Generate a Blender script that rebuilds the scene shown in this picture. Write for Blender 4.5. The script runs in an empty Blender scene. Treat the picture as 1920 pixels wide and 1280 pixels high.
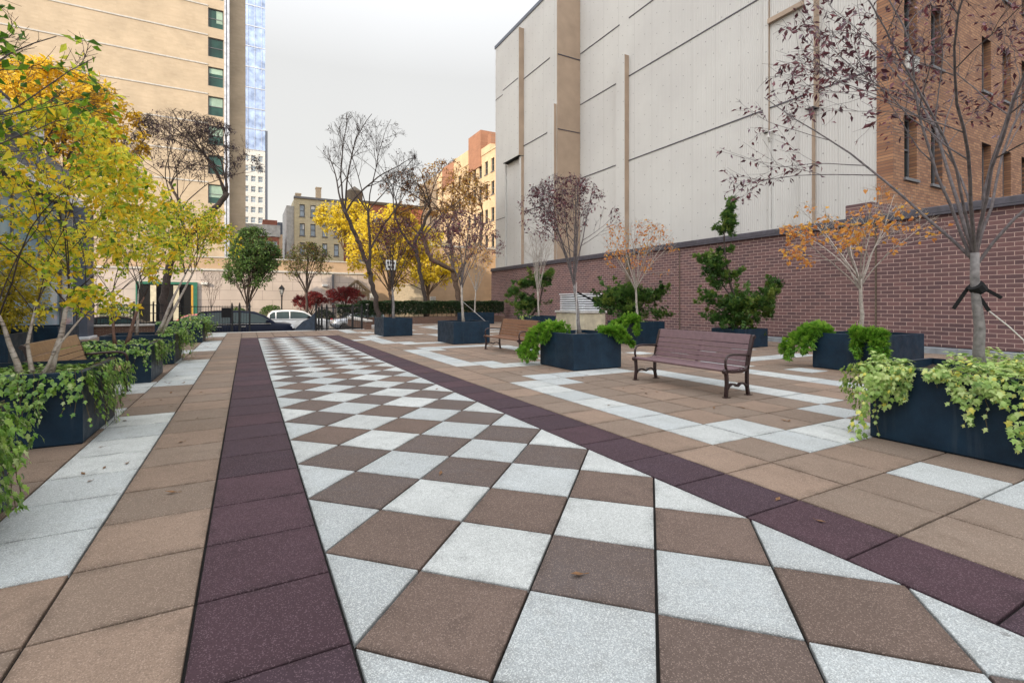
import bpy, math, random
import numpy as np
from mathutils import Vector, Matrix
V = Vector
scene = bpy.context.scene
COL = scene.collection
R = math.radians
PI = math.pi

# ------------------------------------------------------------------ mesh builder
class MB:
    def __init__(s):
        s.v = []; s.f = []; s.m = []; s.r = []
    def add(s, vs, fs, mi=0, rnd=0.5):
        b = len(s.v)
        s.v.extend([tuple(p) for p in vs])
        for f in fs:
            s.f.append(tuple(b + i for i in f)); s.m.append(mi); s.r.append(rnd)
        return s
    def box(s, x0, x1, y0, y1, z0, z1, mi=0, rnd=0.5):
        vs = [(x0,y0,z0),(x1,y0,z0),(x1,y1,z0),(x0,y1,z0),(x0,y0,z1),(x1,y0,z1),(x1,y1,z1),(x0,y1,z1)]
        return s.add(vs, [(3,2,1,0),(4,5,6,7),(0,1,5,4),(1,2,6,5),(2,3,7,6),(3,0,4,7)], mi, rnd)
    def bbox(s, x0, x1, y0, y1, z0, z1, b, mi=0, rnd=0.5):
        """box with chamfered edges"""
        vs = []; idx = {}
        for i, (xa, xi) in enumerate(((x0, x0+b), (x1, x1-b))):
            for j, (ya, yi) in enumerate(((y0, y0+b), (y1, y1-b))):
                for k, (za, zi) in enumerate(((z0, z0+b), (z1, z1-b))):
                    for n, p in enumerate(((xa, yi, zi), (xi, ya, zi), (xi, yi, za))):
                        idx[i,j,k,n] = len(vs); vs.append(p)
        g = lambda i,j,k,n: idx[i,j,k,n]
        fs = [(g(0,0,0,0),g(0,0,1,0),g(0,1,1,0),g(0,1,0,0)), (g(1,0,0,0),g(1,1,0,0),g(1,1,1,0),g(1,0,1,0)),
              (g(0,0,0,1),g(1,0,0,1),g(1,0,1,1),g(0,0,1,1)), (g(0,1,0,1),g(0,1,1,1),g(1,1,1,1),g(1,1,0,1)),
              (g(0,0,0,2),g(0,1,0,2),g(1,1,0,2),g(1,0,0,2)), (g(0,0,1,2),g(1,0,1,2),g(1,1,1,2),g(0,1,1,2))]
        for j in (0,1):
            for k in (0,1):
                q = [g(0,j,k,1),g(1,j,k,1),g(1,j,k,2),g(0,j,k,2)]; fs.append(tuple(q if j != k else q[::-1]))
        for i in (0,1):
            for k in (0,1):
                q = [g(i,0,k,0),g(i,1,k,0),g(i,1,k,2),g(i,0,k,2)]; fs.append(tuple(q if i == k else q[::-1]))
        for i in (0,1):
            for j in (0,1):
                q = [g(i,j,0,0),g(i,j,1,0),g(i,j,1,1),g(i,j,0,1)]; fs.append(tuple(q if i != j else q[::-1]))
        for i in (0,1):
            for j in (0,1):
                for k in (0,1):
                    q = (g(i,j,k,0),g(i,j,k,1),g(i,j,k,2)); fs.append(q if (i+j+k) % 2 else q[::-1])
        return s.add(vs, fs, mi, rnd)
    def tube(s, pts, rad, n=6, mi=0, cap=True, rnd=0.5, flat=1.0):
        pts = [V(p) for p in pts]
        if not hasattr(rad, '__len__'): rad = [rad]*len(pts)
        rings = []; up = None
        for i, p in enumerate(pts):
            a = pts[max(i-1,0)]; b = pts[min(i+1,len(pts)-1)]
            t = (b-a)
            t = t.normalized() if t.length > 1e-9 else V((0,0,1))
            if up is None:
                up = V((0,0,1)) if abs(t.z) < .9 else V((1,0,0))
            sx = t.cross(up)
            sx = sx.normalized() if sx.length > 1e-6 else t.orthogonal().normalized()
            up = sx.cross(t).normalized()
            rings.append([p + (sx*math.cos(2*PI*k/n) + up*math.sin(2*PI*k/n)*flat)*rad[i] for k in range(n)])
        vs = [q for r_ in rings for q in r_]
        fs = []
        for i in range(len(pts)-1):
            for k in range(n):
                k2 = (k+1) % n
                fs.append((i*n+k, i*n+k2, (i+1)*n+k2, (i+1)*n+k))
        if cap:
            fs.append(tuple(range(n-1,-1,-1))); fs.append(tuple((len(pts)-1)*n+k for k in range(n)))
        return s.add(vs, fs, mi, rnd)
    def bar(s, p0, p1, w, h, mi=0, up=(0,0,1)):
        p0 = V(p0); p1 = V(p1); t = (p1-p0).normalized(); u = V(up)
        sx = t.cross(u)
        if sx.length < 1e-5: sx = t.orthogonal()
        sx.normalize(); u = sx.cross(t).normalized()
        vs = []
        for p in (p0, p1):
            for a, b in ((-1,-1),(1,-1),(1,1),(-1,1)):
                vs.append(p + sx*a*w/2 + u*b*h/2)
        return s.add(vs, [(3,2,1,0),(4,5,6,7),(0,1,5,4),(1,2,6,5),(2,3,7,6),(3,0,4,7)], mi)
    def prism(s, poly, a0, a1, axis='y', mi=0, rnd=0.5):
        """poly: 2-D points, extruded along axis from a0 to a1.  y: (x,z)  x: (y,z)  z: (x,y)"""
        def P(p, a):
            return {'y': (p[0],a,p[1]), 'x': (a,p[0],p[1]), 'z': (p[0],p[1],a)}[axis]
        n = len(poly)
        vs = [P(p,a0) for p in poly] + [P(p,a1) for p in poly]
        fs = [tuple(range(n)), tuple(range(2*n-1,n-1,-1))] + [(i,(i+1)%n,n+(i+1)%n,n+i)[::-1] for i in range(n)]
        return s.add(vs, fs, mi, rnd)
    def lathe(s, prof, c=(0,0,0), n=16, mi=0, axis='z'):
        vs = []
        for (r_, z) in prof:
            for k in range(n):
                a = 2*PI*k/n
                q = (r_*math.cos(a), r_*math.sin(a), z)
                if axis == 'y': q = (q[0], q[2], q[1])
                if axis == 'x': q = (q[2], q[0], q[1])
                vs.append((q[0]+c[0], q[1]+c[1], q[2]+c[2]))
        fs = []
        for i in range(len(prof)-1):
            for k in range(n):
                k2 = (k+1)%n
                fs.append((i*n+k,i*n+k2,(i+1)*n+k2,(i+1)*n+k))
        fs.append(tuple(range(n-1,-1,-1))); fs.append(tuple((len(prof)-1)*n+k for k in range(n)))
        return s.add(vs, fs, mi)
    def leaf(s, p, d, nrm, L, W, rnd, fold=.25, mi=0):
        d = d.normalized(); sx = d.cross(nrm)
        sx = sx.normalized() if sx.length > 1e-5 else d.orthogonal().normalized()
        n = sx.cross(d)
        a = p + d*L*.45 - n*W*fold*.1
        s.add([p, a + sx*W/2 + n*W*fold, p + d*L - n*L*.08, a - sx*W/2 + n*W*fold, a],
              [(0,1,4),(1,2,4),(2,3,4),(3,0,4)], mi, rnd)
    def build(s, name, mats, parent=None, smooth=False, recalc=False):
        me = bpy.data.meshes.new(name)
        me.from_pydata(s.v, [], s.f)
        mats = mats if isinstance(mats, (list, tuple)) else [mats]
        for m in mats: me.materials.append(m)
        if len(s.f):
            me.polygons.foreach_set('material_index', s.m)
            at = me.attributes.new('rnd', 'FLOAT', 'FACE'); at.data.foreach_set('value', s.r)
            if smooth: me.polygons.foreach_set('use_smooth', [True]*len(s.f))
        if recalc:
            import bmesh
            bm = bmesh.new(); bm.from_mesh(me); bmesh.ops.recalc_face_normals(bm, faces=bm.faces); bm.to_mesh(me); bm.free()
        me.update()
        o = bpy.data.objects.new(name, me); COL.objects.link(o)
        if parent is not None: o.parent = parent
        return o

def tag(o, label=None, cat=None, group=None, kind=None):
    if label: o['label'] = label
    if cat: o['category'] = cat
    if group: o['group'] = group
    if kind: o['kind'] = kind
    return o
def thing(name, label, cat, loc=(0,0,0), rz=0, group=None):
    o = bpy.data.objects.new(name, None); COL.objects.link(o)
    o.location = loc; o.rotation_euler = (0,0,rz)
    return tag(o, label, cat, group)
def copy_tree(o, parent=None):
    kids = [c for c in bpy.data.objects if c.parent == o]
    c = o.copy(); COL.objects.link(c)
    if parent is not None: c.parent = parent
    for k in kids: copy_tree(k, c)
    return c

# ------------------------------------------------------------------ materials
def nt(name):
    m = bpy.data.materials.new(name); m.use_nodes = True
    t = m.node_tree; b = t.nodes['Principled BSDF']
    return m, t, b
def N(t, typ, **k):
    n = t.nodes.new(typ)
    for a, v in k.items(): setattr(n, a, v)
    return n
def ramp(t, fac, stops):
    r_ = N(t, 'ShaderNodeValToRGB'); e = r_.color_ramp.elements
    while len(e) < len(stops): e.new(0.5)
    for el, (p, c) in zip(e, stops):
        el.position = p; el.color = (*c, 1) if len(c) == 3 else c
    t.links.new(fac, r_.inputs[0]); return r_.outputs[0]
def mixc(t, fac, a, b, mode='MIX'):
    m = N(t, 'ShaderNodeMix', data_type='RGBA', blend_type=mode)
    if isinstance(fac, (int, float)): m.inputs[0].default_value = fac
    else: t.links.new(fac, m.inputs[0])
    for i, c in ((6, a), (7, b)):
        if isinstance(c, (tuple, list)): m.inputs[i].default_value = (*c, 1) if len(c) == 3 else c
        else: t.links.new(c, m.inputs[i])
    return m.outputs[2]
def math_(t, op, a, b=None, c=None):
    m = N(t, 'ShaderNodeMath', operation=op)
    for i, x in enumerate((a, b, c)):
        if x is None: continue
        if isinstance(x, (int, float)): m.inputs[i].default_value = x
        else: t.links.new(x, m.inputs[i])
    return m.outputs[0]
def noise(t, vec, scale, detail=3, rough=.55):
    n = N(t, 'ShaderNodeTexNoise'); n.inputs['Scale'].default_value = scale
    n.inputs['Detail'].default_value = detail; n.inputs['Roughness'].default_value = rough
    if vec is not None: t.links.new(vec, n.inputs['Vector'])
    return n.outputs['Fac']
def objco(t): return N(t, 'ShaderNodeTexCoord').outputs['Object']
def bump(t, b, h, strength=.3, dist=.01):
    n = N(t, 'ShaderNodeBump'); n.inputs['Strength'].default_value = strength; n.inputs['Distance'].default_value = dist
    t.links.new(h, n.inputs['Height']); t.links.new(n.outputs[0], b.inputs['Normal'])

def plain(name, col, rough=.6, metal=0, var=.15, vs=6, bmp=0, bs=40, spec=.5, coat=0):
    m, t, b = nt(name)
    co = objco(t)
    f = noise(t, co, vs, 4)
    lo = tuple(c*(1-var) for c in col); hi = tuple(min(1, c*(1+var)) for c in col)
    t.links.new(ramp(t, f, [(.3, lo), (.7, hi)]), b.inputs['Base Color'])
    b.inputs['Roughness'].default_value = rough; b.inputs['Metallic'].default_value = metal
    b.inputs['Specular IOR Level'].default_value = spec
    if coat: b.inputs['Coat Weight'].default_value = coat; b.inputs['Coat Roughness'].default_value = .08
    if bmp: bump(t, b, noise(t, co, bs, 4), bmp, .01)
    return m
def glass_mat(name, col, rough=.08):
    m, t, b = nt(name)
    f = noise(t, objco(t), .7, 2)
    t.links.new(ramp(t, f, [(.3, tuple(c*.6 for c in col)), (.7, tuple(min(1,c*1.4) for c in col))]), b.inputs['Base Color'])
    b.inputs['Roughness'].default_value = rough; b.inputs['Specular IOR Level'].default_value = .35
    return m
def leafmat(name, stops, trans=.35, rough=.5, spec=.35):
    m, t, b = nt(name)
    a = N(t, 'ShaderNodeAttribute', attribute_name='rnd')
    c = ramp(t, a.outputs['Fac'], stops)
    t.links.new(c, b.inputs['Base Color'])
    b.inputs['Roughness'].default_value = rough; b.inputs['Specular IOR Level'].default_value = spec
    tr = N(t, 'ShaderNodeBsdfTranslucent'); t.links.new(c, tr.inputs['Color'])
    mx = N(t, 'ShaderNodeMixShader'); mx.inputs[0].default_value = trans
    t.links.new(b.outputs[0], mx.inputs[1]); t.links.new(tr.outputs[0], mx.inputs[2])
    t.links.new(mx.outputs[0], t.nodes['Material Output'].inputs['Surface'])
    return m
def paver(name, col, sp=.22, dark=.5, light=1.5, alt=None):
    """cast stone paver: coloured ground mass, small pale and dark aggregate, worn patches, per-slab shade"""
    m, t, b = nt(name)
    co = objco(t)
    a = N(t, 'ShaderNodeAttribute', attribute_name='rnd').outputs['Fac']
    base = ramp(t, a, [(0, tuple(c*.8 for c in (alt or col))), (.45, tuple(c*1.02 for c in (alt or col))), (.55, tuple(c*.92 for c in col)), (1, tuple(min(1,c*1.18) for c in col))])
    big = noise(t, co, 1.6, 5, .6)
    base = mixc(t, math_(t, 'MULTIPLY', ramp(t, big, [(.35, (1,1,1)), (.6, (0,0,0))]), .5), base, tuple(c*.68 for c in col))
    mid = noise(t, co, 14, 4, .6)
    base = mixc(t, math_(t, 'MULTIPLY', ramp(t, mid, [(.5,(0,0,0)),(.75,(1,1,1))]), .18), base, tuple(c*.7 for c in col))
    ed = N(t, 'ShaderNodeAttribute', attribute_name='edge').outputs['Fac']      # grime gathered along the joints, patchy
    gr = math_(t, 'MULTIPLY', math_(t, 'POWER', ed, 1.6), ramp(t, noise(t, co, 5, 5, .65), [(.42,(0,0,0)),(.58,(1,1,1))]))
    base = mixc(t, math_(t, 'MULTIPLY', gr, .7), base, tuple(c*.45 for c in col))
    sp2 = noise(t, co, 3.3, 6, .7)
    base = mixc(t, math_(t, 'MULTIPLY', ramp(t, sp2, [(.54,(0,0,0)),(.66,(1,1,1))]), .5), base, tuple(c*.6 for c in col))
    gum = N(t, 'ShaderNodeTexVoronoi'); gum.inputs['Scale'].default_value = 1.7; t.links.new(co, gum.inputs['Vector'])
    base = mixc(t, math_(t, 'MULTIPLY', math_(t, 'LESS_THAN', gum.outputs['Distance'], .03), .5), base, (.1,.09,.085))
    v = N(t, 'ShaderNodeTexVoronoi'); v.inputs['Scale'].default_value = 230; t.links.new(co, v.inputs['Vector'])
    w = N(t, 'ShaderNodeTexWhiteNoise', noise_dimensions='3D'); t.links.new(v.outputs['Position'], w.inputs['Vector'])
    g = w.outputs['Value']
    lightf = math_(t, 'MULTIPLY', math_(t, 'GREATER_THAN', g, 1-sp*.6), .5)
    darkf = math_(t, 'MULTIPLY', math_(t, 'LESS_THAN', g, sp), .45)
    base = mixc(t, darkf, base, tuple(c*dark for c in col))
    base = mixc(t, lightf, base, tuple(min(.85, c*light+.05) for c in col))
    t.links.new(base, b.inputs['Base Color'])
    b.inputs['Roughness'].default_value = .82; b.inputs['Specular IOR Level'].default_value = .3
    bump(t, b, g, .25, .003)
    return m
def brick(name, c1, c2, mortar, bw, bh, plane='yz', ms=.012, rough=.85, bias=0):
    m, t, b = nt(name)
    co = objco(t)
    sp = N(t, 'ShaderNodeSeparateXYZ'); t.links.new(co, sp.inputs[0])
    cb = N(t, 'ShaderNodeCombineXYZ')
    t.links.new(sp.outputs['Y' if plane == 'yz' else 'X'], cb.inputs[0]); t.links.new(sp.outputs['Z'], cb.inputs[1])
    br = N(t, 'ShaderNodeTexBrick'); t.links.new(cb.outputs[0], br.inputs['Vector'])
    br.inputs['Scale'].default_value = 1; br.inputs['Brick Width'].default_value = bw; br.inputs['Row Height'].default_value = bh
    br.inputs['Mortar Size'].default_value = ms; br.inputs['Mortar Smooth'].default_value = .2; br.inputs['Bias'].default_value = bias
    br.inputs['Color1'].default_value = (*c1,1); br.inputs['Color2'].default_value = (*c2,1); br.inputs['Mortar'].default_value = (*mortar,1)
    f = noise(t, co, .5, 5, .6)
    c = mixc(t, .6, br.outputs['Color'], ramp(t, f, [(.3,(.62,.62,.62)),(.7,(1,1,1))]), 'MULTIPLY')
    f2 = noise(t, co, 25, 3)
    c = mixc(t, .5, c, ramp(t, f2, [(.3,(.75,.75,.75)),(.7,(1,1,1))]), 'MULTIPLY')
    t.links.new(c, b.inputs['Base Color']); b.inputs['Roughness'].default_value = rough
    bump(t, b, br.outputs['Fac'], -.5, .01)
    return m
def stone_blocks(name, c1, c2, mortar, bw, bh, plane='xz', ms=.012):
    return brick(name, c1, c2, mortar, bw, bh, plane, ms, .7)

M = {}
M['white'] = paver('paver_white', (.485,.50,.485), .34, .45, 1.35, (.445,.475,.48))
M['taupe'] = paver('paver_taupe', (.146,.103,.083), .2, .5, 1.9, (.118,.096,.09))
M['tan'] = paver('paver_tan', (.25,.178,.132), .22, .55, 1.5, (.222,.17,.132))
M['purple'] = paver('paver_purple', (.064,.034,.043), .18, .5, 2.3, (.054,.033,.044))
M['joint'] = plain('joint_grit', (.007,.006,.005), .95, bmp=.4, bs=80)
M['concrete'] = plain('concrete', (.42,.42,.41), .85, var=.2, vs=3, bmp=.2, bs=60)
M['kerb'] = plain('kerb_stone', (.5,.48,.45), .8, var=.15, bmp=.2)
M['asphalt'] = plain('asphalt', (.05,.05,.052), .9, var=.25, bmp=.4, bs=120)
M['sidewalk'] = plain('sidewalk_concrete', (.36,.35,.34), .85, var=.2, vs=2, bmp=.2)
M['dark_kerb'] = plain('dark_kerb', (.22,.24,.26), .85, var=.3, vs=3, bmp=.2)
M['leaf_shrub'] = leafmat('leaf_shrub', [(0,(.16,.16,.02)),(.5,(.45,.38,.035)),(1,(.75,.55,.05))], .45)
M['bark_twig'] = plain('bark_twig', (.125,.105,.105), .8, var=.4, vs=18, bmp=.3, bs=50)
M['earth'] = plain('soil', (.05,.035,.022), .95, var=.5, vs=20, bmp=.8, bs=30)
def slate():
    m, t, b = nt('planter_slate'); co = objco(t)
    mp = N(t, 'ShaderNodeMapping'); mp.inputs['Scale'].default_value = (14, 14, 1.2); t.links.new(co, mp.inputs[0])
    c = ramp(t, noise(t, co, 4, 5, .6), [(.3, (.004,.015,.03)), (.7, (.009,.03,.056))])
    c = mixc(t, math_(t, 'MULTIPLY', ramp(t, noise(t, mp.outputs[0], 1, 5, .6), [(.56,(0,0,0)),(.75,(1,1,1))]), .28), c, (.07,.085,.1))
    c = mixc(t, math_(t, 'MULTIPLY', ramp(t, noise(t, co, 220, 2), [(.62,(0,0,0)),(.7,(1,1,1))]), .35), c, (.05,.075,.1))
    t.links.new(c, b.inputs['Base Color']); b.inputs['Specular IOR Level'].default_value = .3
    t.links.new(ramp(t, noise(t, co, 6, 4), [(.3,(.34,.34,.34)),(.7,(.6,.6,.6))]), b.inputs['Roughness'])
    bump(t, b, noise(t, co, 170, 3), .15, .01)
    return m
M['planter'] = slate()
M['iron'] = plain('black_iron', (.012,.013,.016), .45, metal=.3, var=.3)
M['bench_sky_tint'] = plain('bench_sky_tint', (.16,.095,.105), .36, var=.15, vs=14, spec=.6)  # brown slats with the sky reflection painted in as a mauve tint
M['bench_brown'] = plain('bench_brown', (.17,.08,.045), .42, var=.2, vs=14, spec=.5)
M['bench_tan'] = plain('bench_tan', (.32,.2,.115), .42, var=.2, vs=14, spec=.5)
M['bench_iron'] = plain('bench_iron', (.035,.017,.017), .34, metal=.2, var=.3, spec=.6)
M['bark_grey'] = plain('bark_grey', (.2,.185,.18), .85, var=.35, vs=18, bmp=.5, bs=50)
M['bark_pale'] = plain('bark_pale', (.36,.32,.28), .85, var=.35, vs=14, bmp=.5, bs=40)
M['bark_dark'] = plain('bark_dark', (.055,.04,.034), .9, var=.4, vs=14, bmp=.6, bs=30)
def birch_bark():
    m, t, b = nt('bark_birch'); co = objco(t)
    mp = N(t, 'ShaderNodeMapping'); mp.inputs['Scale'].default_value = (9, 9, 34); t.links.new(co, mp.inputs[0])
    c = ramp(t, noise(t, co, 11, 4), [(.3, (.3,.235,.19)), (.7, (.52,.46,.41))])
    c = mixc(t, ramp(t, noise(t, mp.outputs[0], 1, 4, .7), [(.54,(0,0,0)),(.64,(.85,.85,.85))]), c, (.06,.045,.038))
    t.links.new(c, b.inputs['Base Color']); b.inputs['Roughness'].default_value = .8; bump(t, b, noise(t, mp.outputs[0], 1, 4), .5, .01)
    return m
M['bark_birch'] = birch_bark()
M['blind'] = plain('pale_green_blind', (.3,.42,.34), .6, var=.3, vs=.8)
M['bark_red'] = plain('bark_reddish', (.16,.085,.06), .8, var=.4, vs=12, bmp=.4, bs=30)
M['bark_warm'] = plain('bark_warm', (.13,.085,.06), .9, var=.35, vs=10, bmp=.6, bs=20)
M['leaf_purple'] = leafmat('leaf_purple', [(0,(.04,.012,.022)),(.5,(.085,.02,.03)),(.8,(.2,.05,.06)),(1,(.24,.16,.2))], .2, .35, .5)
M['leaf_orange'] = leafmat('leaf_orange', [(0,(.5,.17,.06)),(.5,(.62,.28,.06)),(1,(.75,.45,.07))], .4)
M['leaf_birch'] = leafmat('leaf_birch', [(0,(.07,.16,.012)),(.28,(.28,.44,.03)),(.48,(.66,.68,.08)),(.7,(.9,.72,.06)),(1,(.9,.56,.03))], .55)
M['leaf_gold'] = leafmat('leaf_gold', [(0,(.5,.3,.02)),(.5,(.78,.52,.03)),(1,(.88,.68,.09))], .45)
M['leaf_yellow'] = leafmat('leaf_yellow', [(0,(.45,.34,.02)),(.5,(.82,.64,.04)),(1,(.9,.76,.12))], .5)
M['leaf_olive'] = leafmat('leaf_olive', [(0,(.1,.1,.015)),(.5,(.28,.24,.03)),(1,(.5,.38,.04))], .4)
M['leaf_green'] = leafmat('leaf_green', [(0,(.03,.07,.02)),(.5,(.08,.16,.035)),(1,(.17,.25,.06))], .3)
M['leaf_mixed'] = leafmat('leaf_mixed', [(0,(.06,.1,.02)),(.4,(.15,.19,.03)),(.7,(.26,.17,.05)),(1,(.2,.08,.05))], .35)
M['leaf_red'] = leafmat('leaf_red', [(0,(.13,.012,.018)),(.6,(.24,.025,.03)),(1,(.36,.06,.04))], .35)
M['leaf_rust'] = leafmat('leaf_rust', [(0,(.13,.045,.03)),(.45,(.34,.15,.045)),(1,(.72,.45,.06))], .4)
M['pods'] = leafmat('dark_pods', [(0,(.02,.012,.018)),(1,(.075,.04,.055))], .1)
M['ivy'] = leafmat('ivy_green', [(0,(.05,.13,.015)),(.45,(.13,.28,.035)),(.8,(.3,.45,.08)),(1,(.52,.6,.28))], .28, .32, .55)
M['ivy_pale'] = leafmat('ivy_pale', [(0,(.07,.16,.03)),(.4,(.29,.45,.1)),(.8,(.6,.7,.28)),(1,(.74,.68,.12))], .3, .4, .45)
M['juniper'] = leafmat('juniper', [(0,(.02,.06,.015)),(.5,(.075,.16,.03)),(1,(.2,.26,.05))], .25)
M['juniper_bright'] = leafmat('juniper_bright', [(0,(.06,.17,.015)),(.5,(.15,.34,.03)),(1,(.3,.46,.06))], .3)
M['hedge'] = leafmat('hedge_leaf', [(0,(.008,.02,.008)),(.6,(.02,.05,.015)),(1,(.06,.1,.03))], .15, .4, .5)
M['vine'] = plain('vine_stem', (.09,.07,.03), .8)
M['wall_brick'] = brick('purple_brick', (.2,.105,.1), (.115,.065,.07), (.54,.39,.335), .335, .122, 'yz', .0075)
M['wall_brick_x'] = brick('purple_brick_end', (.2,.105,.1), (.115,.065,.07), (.54,.39,.335), .335, .122, 'xz', .0075)
M['brown_brick'] = brick('brown_brick', (.15,.075,.05), (.11,.06,.045), (.3,.22,.17), .22, .075, 'yz', .006)
M['brown_brick_x'] = brick('brown_brick_front', (.15,.075,.05), (.11,.06,.045), (.3,.22,.17), .22, .075, 'xz', .006)
M['orange_brick'] = brick('orange_brick', (.46,.24,.125), (.27,.125,.07), (.16,.1,.08), .3, .11, 'xz', .012)
M['coping'] = plain('dark_coping', (.06,.055,.07), .5, var=.3)
M['tan_brick'] = brick('tan_brick', (.60,.48,.345), (.55,.435,.31), (.56,.46,.35), .5, .16, 'xz', .006)
M['pink_stone'] = stone_blocks('pink_stone', (.62,.53,.475), (.57,.485,.44), (.22,.17,.16), 1.7, .85, 'xz', .012)
M['sand_stone'] = stone_blocks('sand_stone', (.6,.42,.27), (.54,.38,.25), (.5,.36,.25), 1.2, .4, 'xz', .006)
M['cream_brick'] = brick('cream_brick', (.62,.55,.36), (.55,.48,.33), (.5,.44,.33), .6, .2, 'xz', .01)
M['red_brick'] = brick('red_brick', (.38,.13,.08), (.3,.1,.065), (.32,.18,.13), .5, .16, 'xz', .01)
M['red_brick_y'] = brick('red_brick_side', (.42,.2,.12), (.36,.17,.1), (.34,.2,.14), .5, .16, 'yz', .01)
M['tan_brick_y'] = brick('tan_brick_side', (.74,.55,.34), (.66,.48,.3), (.66,.5,.34), .5, .16, 'yz', .01)
M['silver'] = plain('silver_strip', (.55,.56,.6), .35, metal=.6, var=.25, vs=3)
M['blueglass'] = glass_mat('blue_curtain_glass', (.36,.47,.74), .12)
M['window'] = glass_mat('window_glass', (.012,.02,.022), .25)
M['window_green'] = glass_mat('green_window_glass', (.02,.065,.055), .06)
M['window_pale'] = glass_mat('pale_window_glass', (.25,.3,.36), .1)
M['frame_grey'] = plain('window_frame_grey', (.13,.13,.14), .5)
M['frame_white'] = plain('window_frame_white', (.66,.66,.64), .5)
M['grey_clad'] = plain('grey_cladding', (.1,.115,.15), .4, var=.12, vs=2)
M['white_metal'] = plain('white_metal', (.72,.74,.76), .4, var=.08)
M['paleglass'] = glass_mat('pale_blue_glass', (.3,.42,.5), .1)
M['louvre'] = plain('louvre_metal', (.55,.54,.51), .45, var=.15)
M['vent_base'] = plain('vent_concrete', (.55,.5,.37), .8, var=.25, vs=2.2, bmp=.2, bs=50)
M['black'] = plain('black_void', (.004,.004,.005), .9)
M['carblue'] = plain('car_paint_navy', (.005,.008,.022), .35, var=.1, spec=.12)
M['carwhite'] = plain('car_paint_white', (.66,.65,.64), .3, var=.05, coat=.8)
M['carblack'] = plain('car_paint_black', (.006,.006,.009), .35, var=.1, spec=.12)
M['cargrey'] = plain('car_paint_silver', (.32,.35,.4), .3, metal=.4, var=.1, coat=.8)
M['carred'] = plain('car_paint_red', (.35,.06,.06), .3, var=.1, coat=.8)
M['carglass'] = glass_mat('car_glass', (.03,.05,.05), .03)
M['tyre'] = plain('tyre_rubber', (.012,.012,.013), .8)
M['rim'] = plain('alloy_rim', (.5,.48,.45), .35, metal=.7)
M['redlamp'] = plain('tail_lamp_red', (.5,.01,.02), .2)
M['headlamp'] = plain('head_lamp_clear', (.6,.62,.65), .12)
M['plate'] = plain('plate_white', (.7,.7,.68), .4)
M['wood_dark'] = plain('dark_timber', (.1,.075,.05), .7, var=.3)
M['amber'] = plain('amber_panel', (.62,.36,.06), .5)
M['lampglass'] = plain('lamp_glass', (.6,.6,.58), .2)
M['wood_slat'] = plain('pale_fence_slat', (.62,.53,.4), .7, var=.15)
M['green_paint'] = plain('green_awning', (.02,.14,.09), .6)
M['yellow_paint'] = plain('yellow_pole_paint', (.6,.33,.05), .5)
M['rope'] = plain('white_rope', (.66,.64,.6), .8)
M['dead_leaf'] = plain('dead_leaf', (.19,.095,.04), .8, var=.5, vs=30)
M['tarp'] = plain('navy_mesh_tarp', (.02,.035,.06), .5, var=.4)

def panel_mat():
    """off-white ribbed metal cladding: ribs, vertical seams, rows of small dark fasteners"""
    m, t, b = nt('ribbed_panel')
    co = objco(t); sp = N(t, 'ShaderNodeSeparateXYZ'); t.links.new(co, sp.inputs[0])
    y, z = sp.outputs['Y'], sp.outputs['Z']
    f = noise(t, co, .22, 5, .6)
    col = ramp(t, f, [(.25, (.49,.475,.455)), (.75, (.58,.57,.54))])
    st = N(t, 'ShaderNodeMapping'); st.inputs['Scale'].default_value = (1, 5, .16); t.links.new(co, st.inputs[0])
    f2 = noise(t, st.outputs[0], 1, 4)
    col = mixc(t, .15, col, ramp(t, f2, [(.3,(.84,.83,.82)),(.7,(1,1,1))]), 'MULTIPLY')
    seam = math_(t, 'LESS_THAN', math_(t, 'FRACT', math_(t, 'DIVIDE', y, 1.38)), .014)
    col = mixc(t, math_(t, 'MULTIPLY', seam, .45), col, (.2,.19,.18))
    # fasteners
    def cell(c_, per): return math_(t, 'SUBTRACT', math_(t, 'FRACT', math_(t, 'DIVIDE', c_, per)), .5)
    dy = math_(t, 'MULTIPLY', cell(math_(t, 'ADD', y, .12), .46), .46); row = math_(t, 'FLOOR', math_(t, 'DIVIDE', math_(t, 'ADD', y, .12), .46))
    dz = math_(t, 'MULTIPLY', cell(math_(t, 'ADD', z, math_(t, 'MULTIPLY', row, .37)), 1.15), 1.15)
    d = math_(t, 'SQRT', math_(t, 'ADD', math_(t, 'MULTIPLY', dy, dy), math_(t, 'MULTIPLY', dz, dz)))
    col = mixc(t, math_(t, 'MULTIPLY', math_(t, 'LESS_THAN', d, .028), .65), col, (.1,.09,.09))
    t.links.new(col, b.inputs['Base Color']); b.inputs['Roughness'].default_value = .5
    b.inputs['Specular IOR Level'].default_value = .35
    w = N(t, 'ShaderNodeTexWave', wave_type='BANDS', bands_direction='Y'); w.inputs['Scale'].default_value = 3.2
    t.links.new(co, w.inputs['Vector']); bump(t, b, w.outputs['Fac'], .35, .03)
    return m
M['panel'] = panel_mat()
M['panel_warm_light'] = plain('warm_light_panel', (.36,.265,.19), .45, var=.12, vs=1)  # warm reflected light on the returns, painted into the panel colour
# ------------------------------------------------------------------ camera, world, sun
S = .61
cam_d = bpy.data.cameras.new('camera'); cam = bpy.data.objects.new('camera', cam_d); COL.objects.link(cam)
cam.location = (-.396, -2.077, 1.443); cam.rotation_euler = (R(90), 0, -.4832)
cam_d.sensor_width = 36; cam_d.lens = 36*902.6/1920
cam_d.shift_x = (960-936.8)/1920; cam_d.shift_y = -(640-567.4)/1920
cam_d.clip_end = 2000; cam_d.clip_start = .05
scene.camera = cam
CR = V((.8855, -.4647, 0)); CF = V((.4647, .8855, 0))

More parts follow.
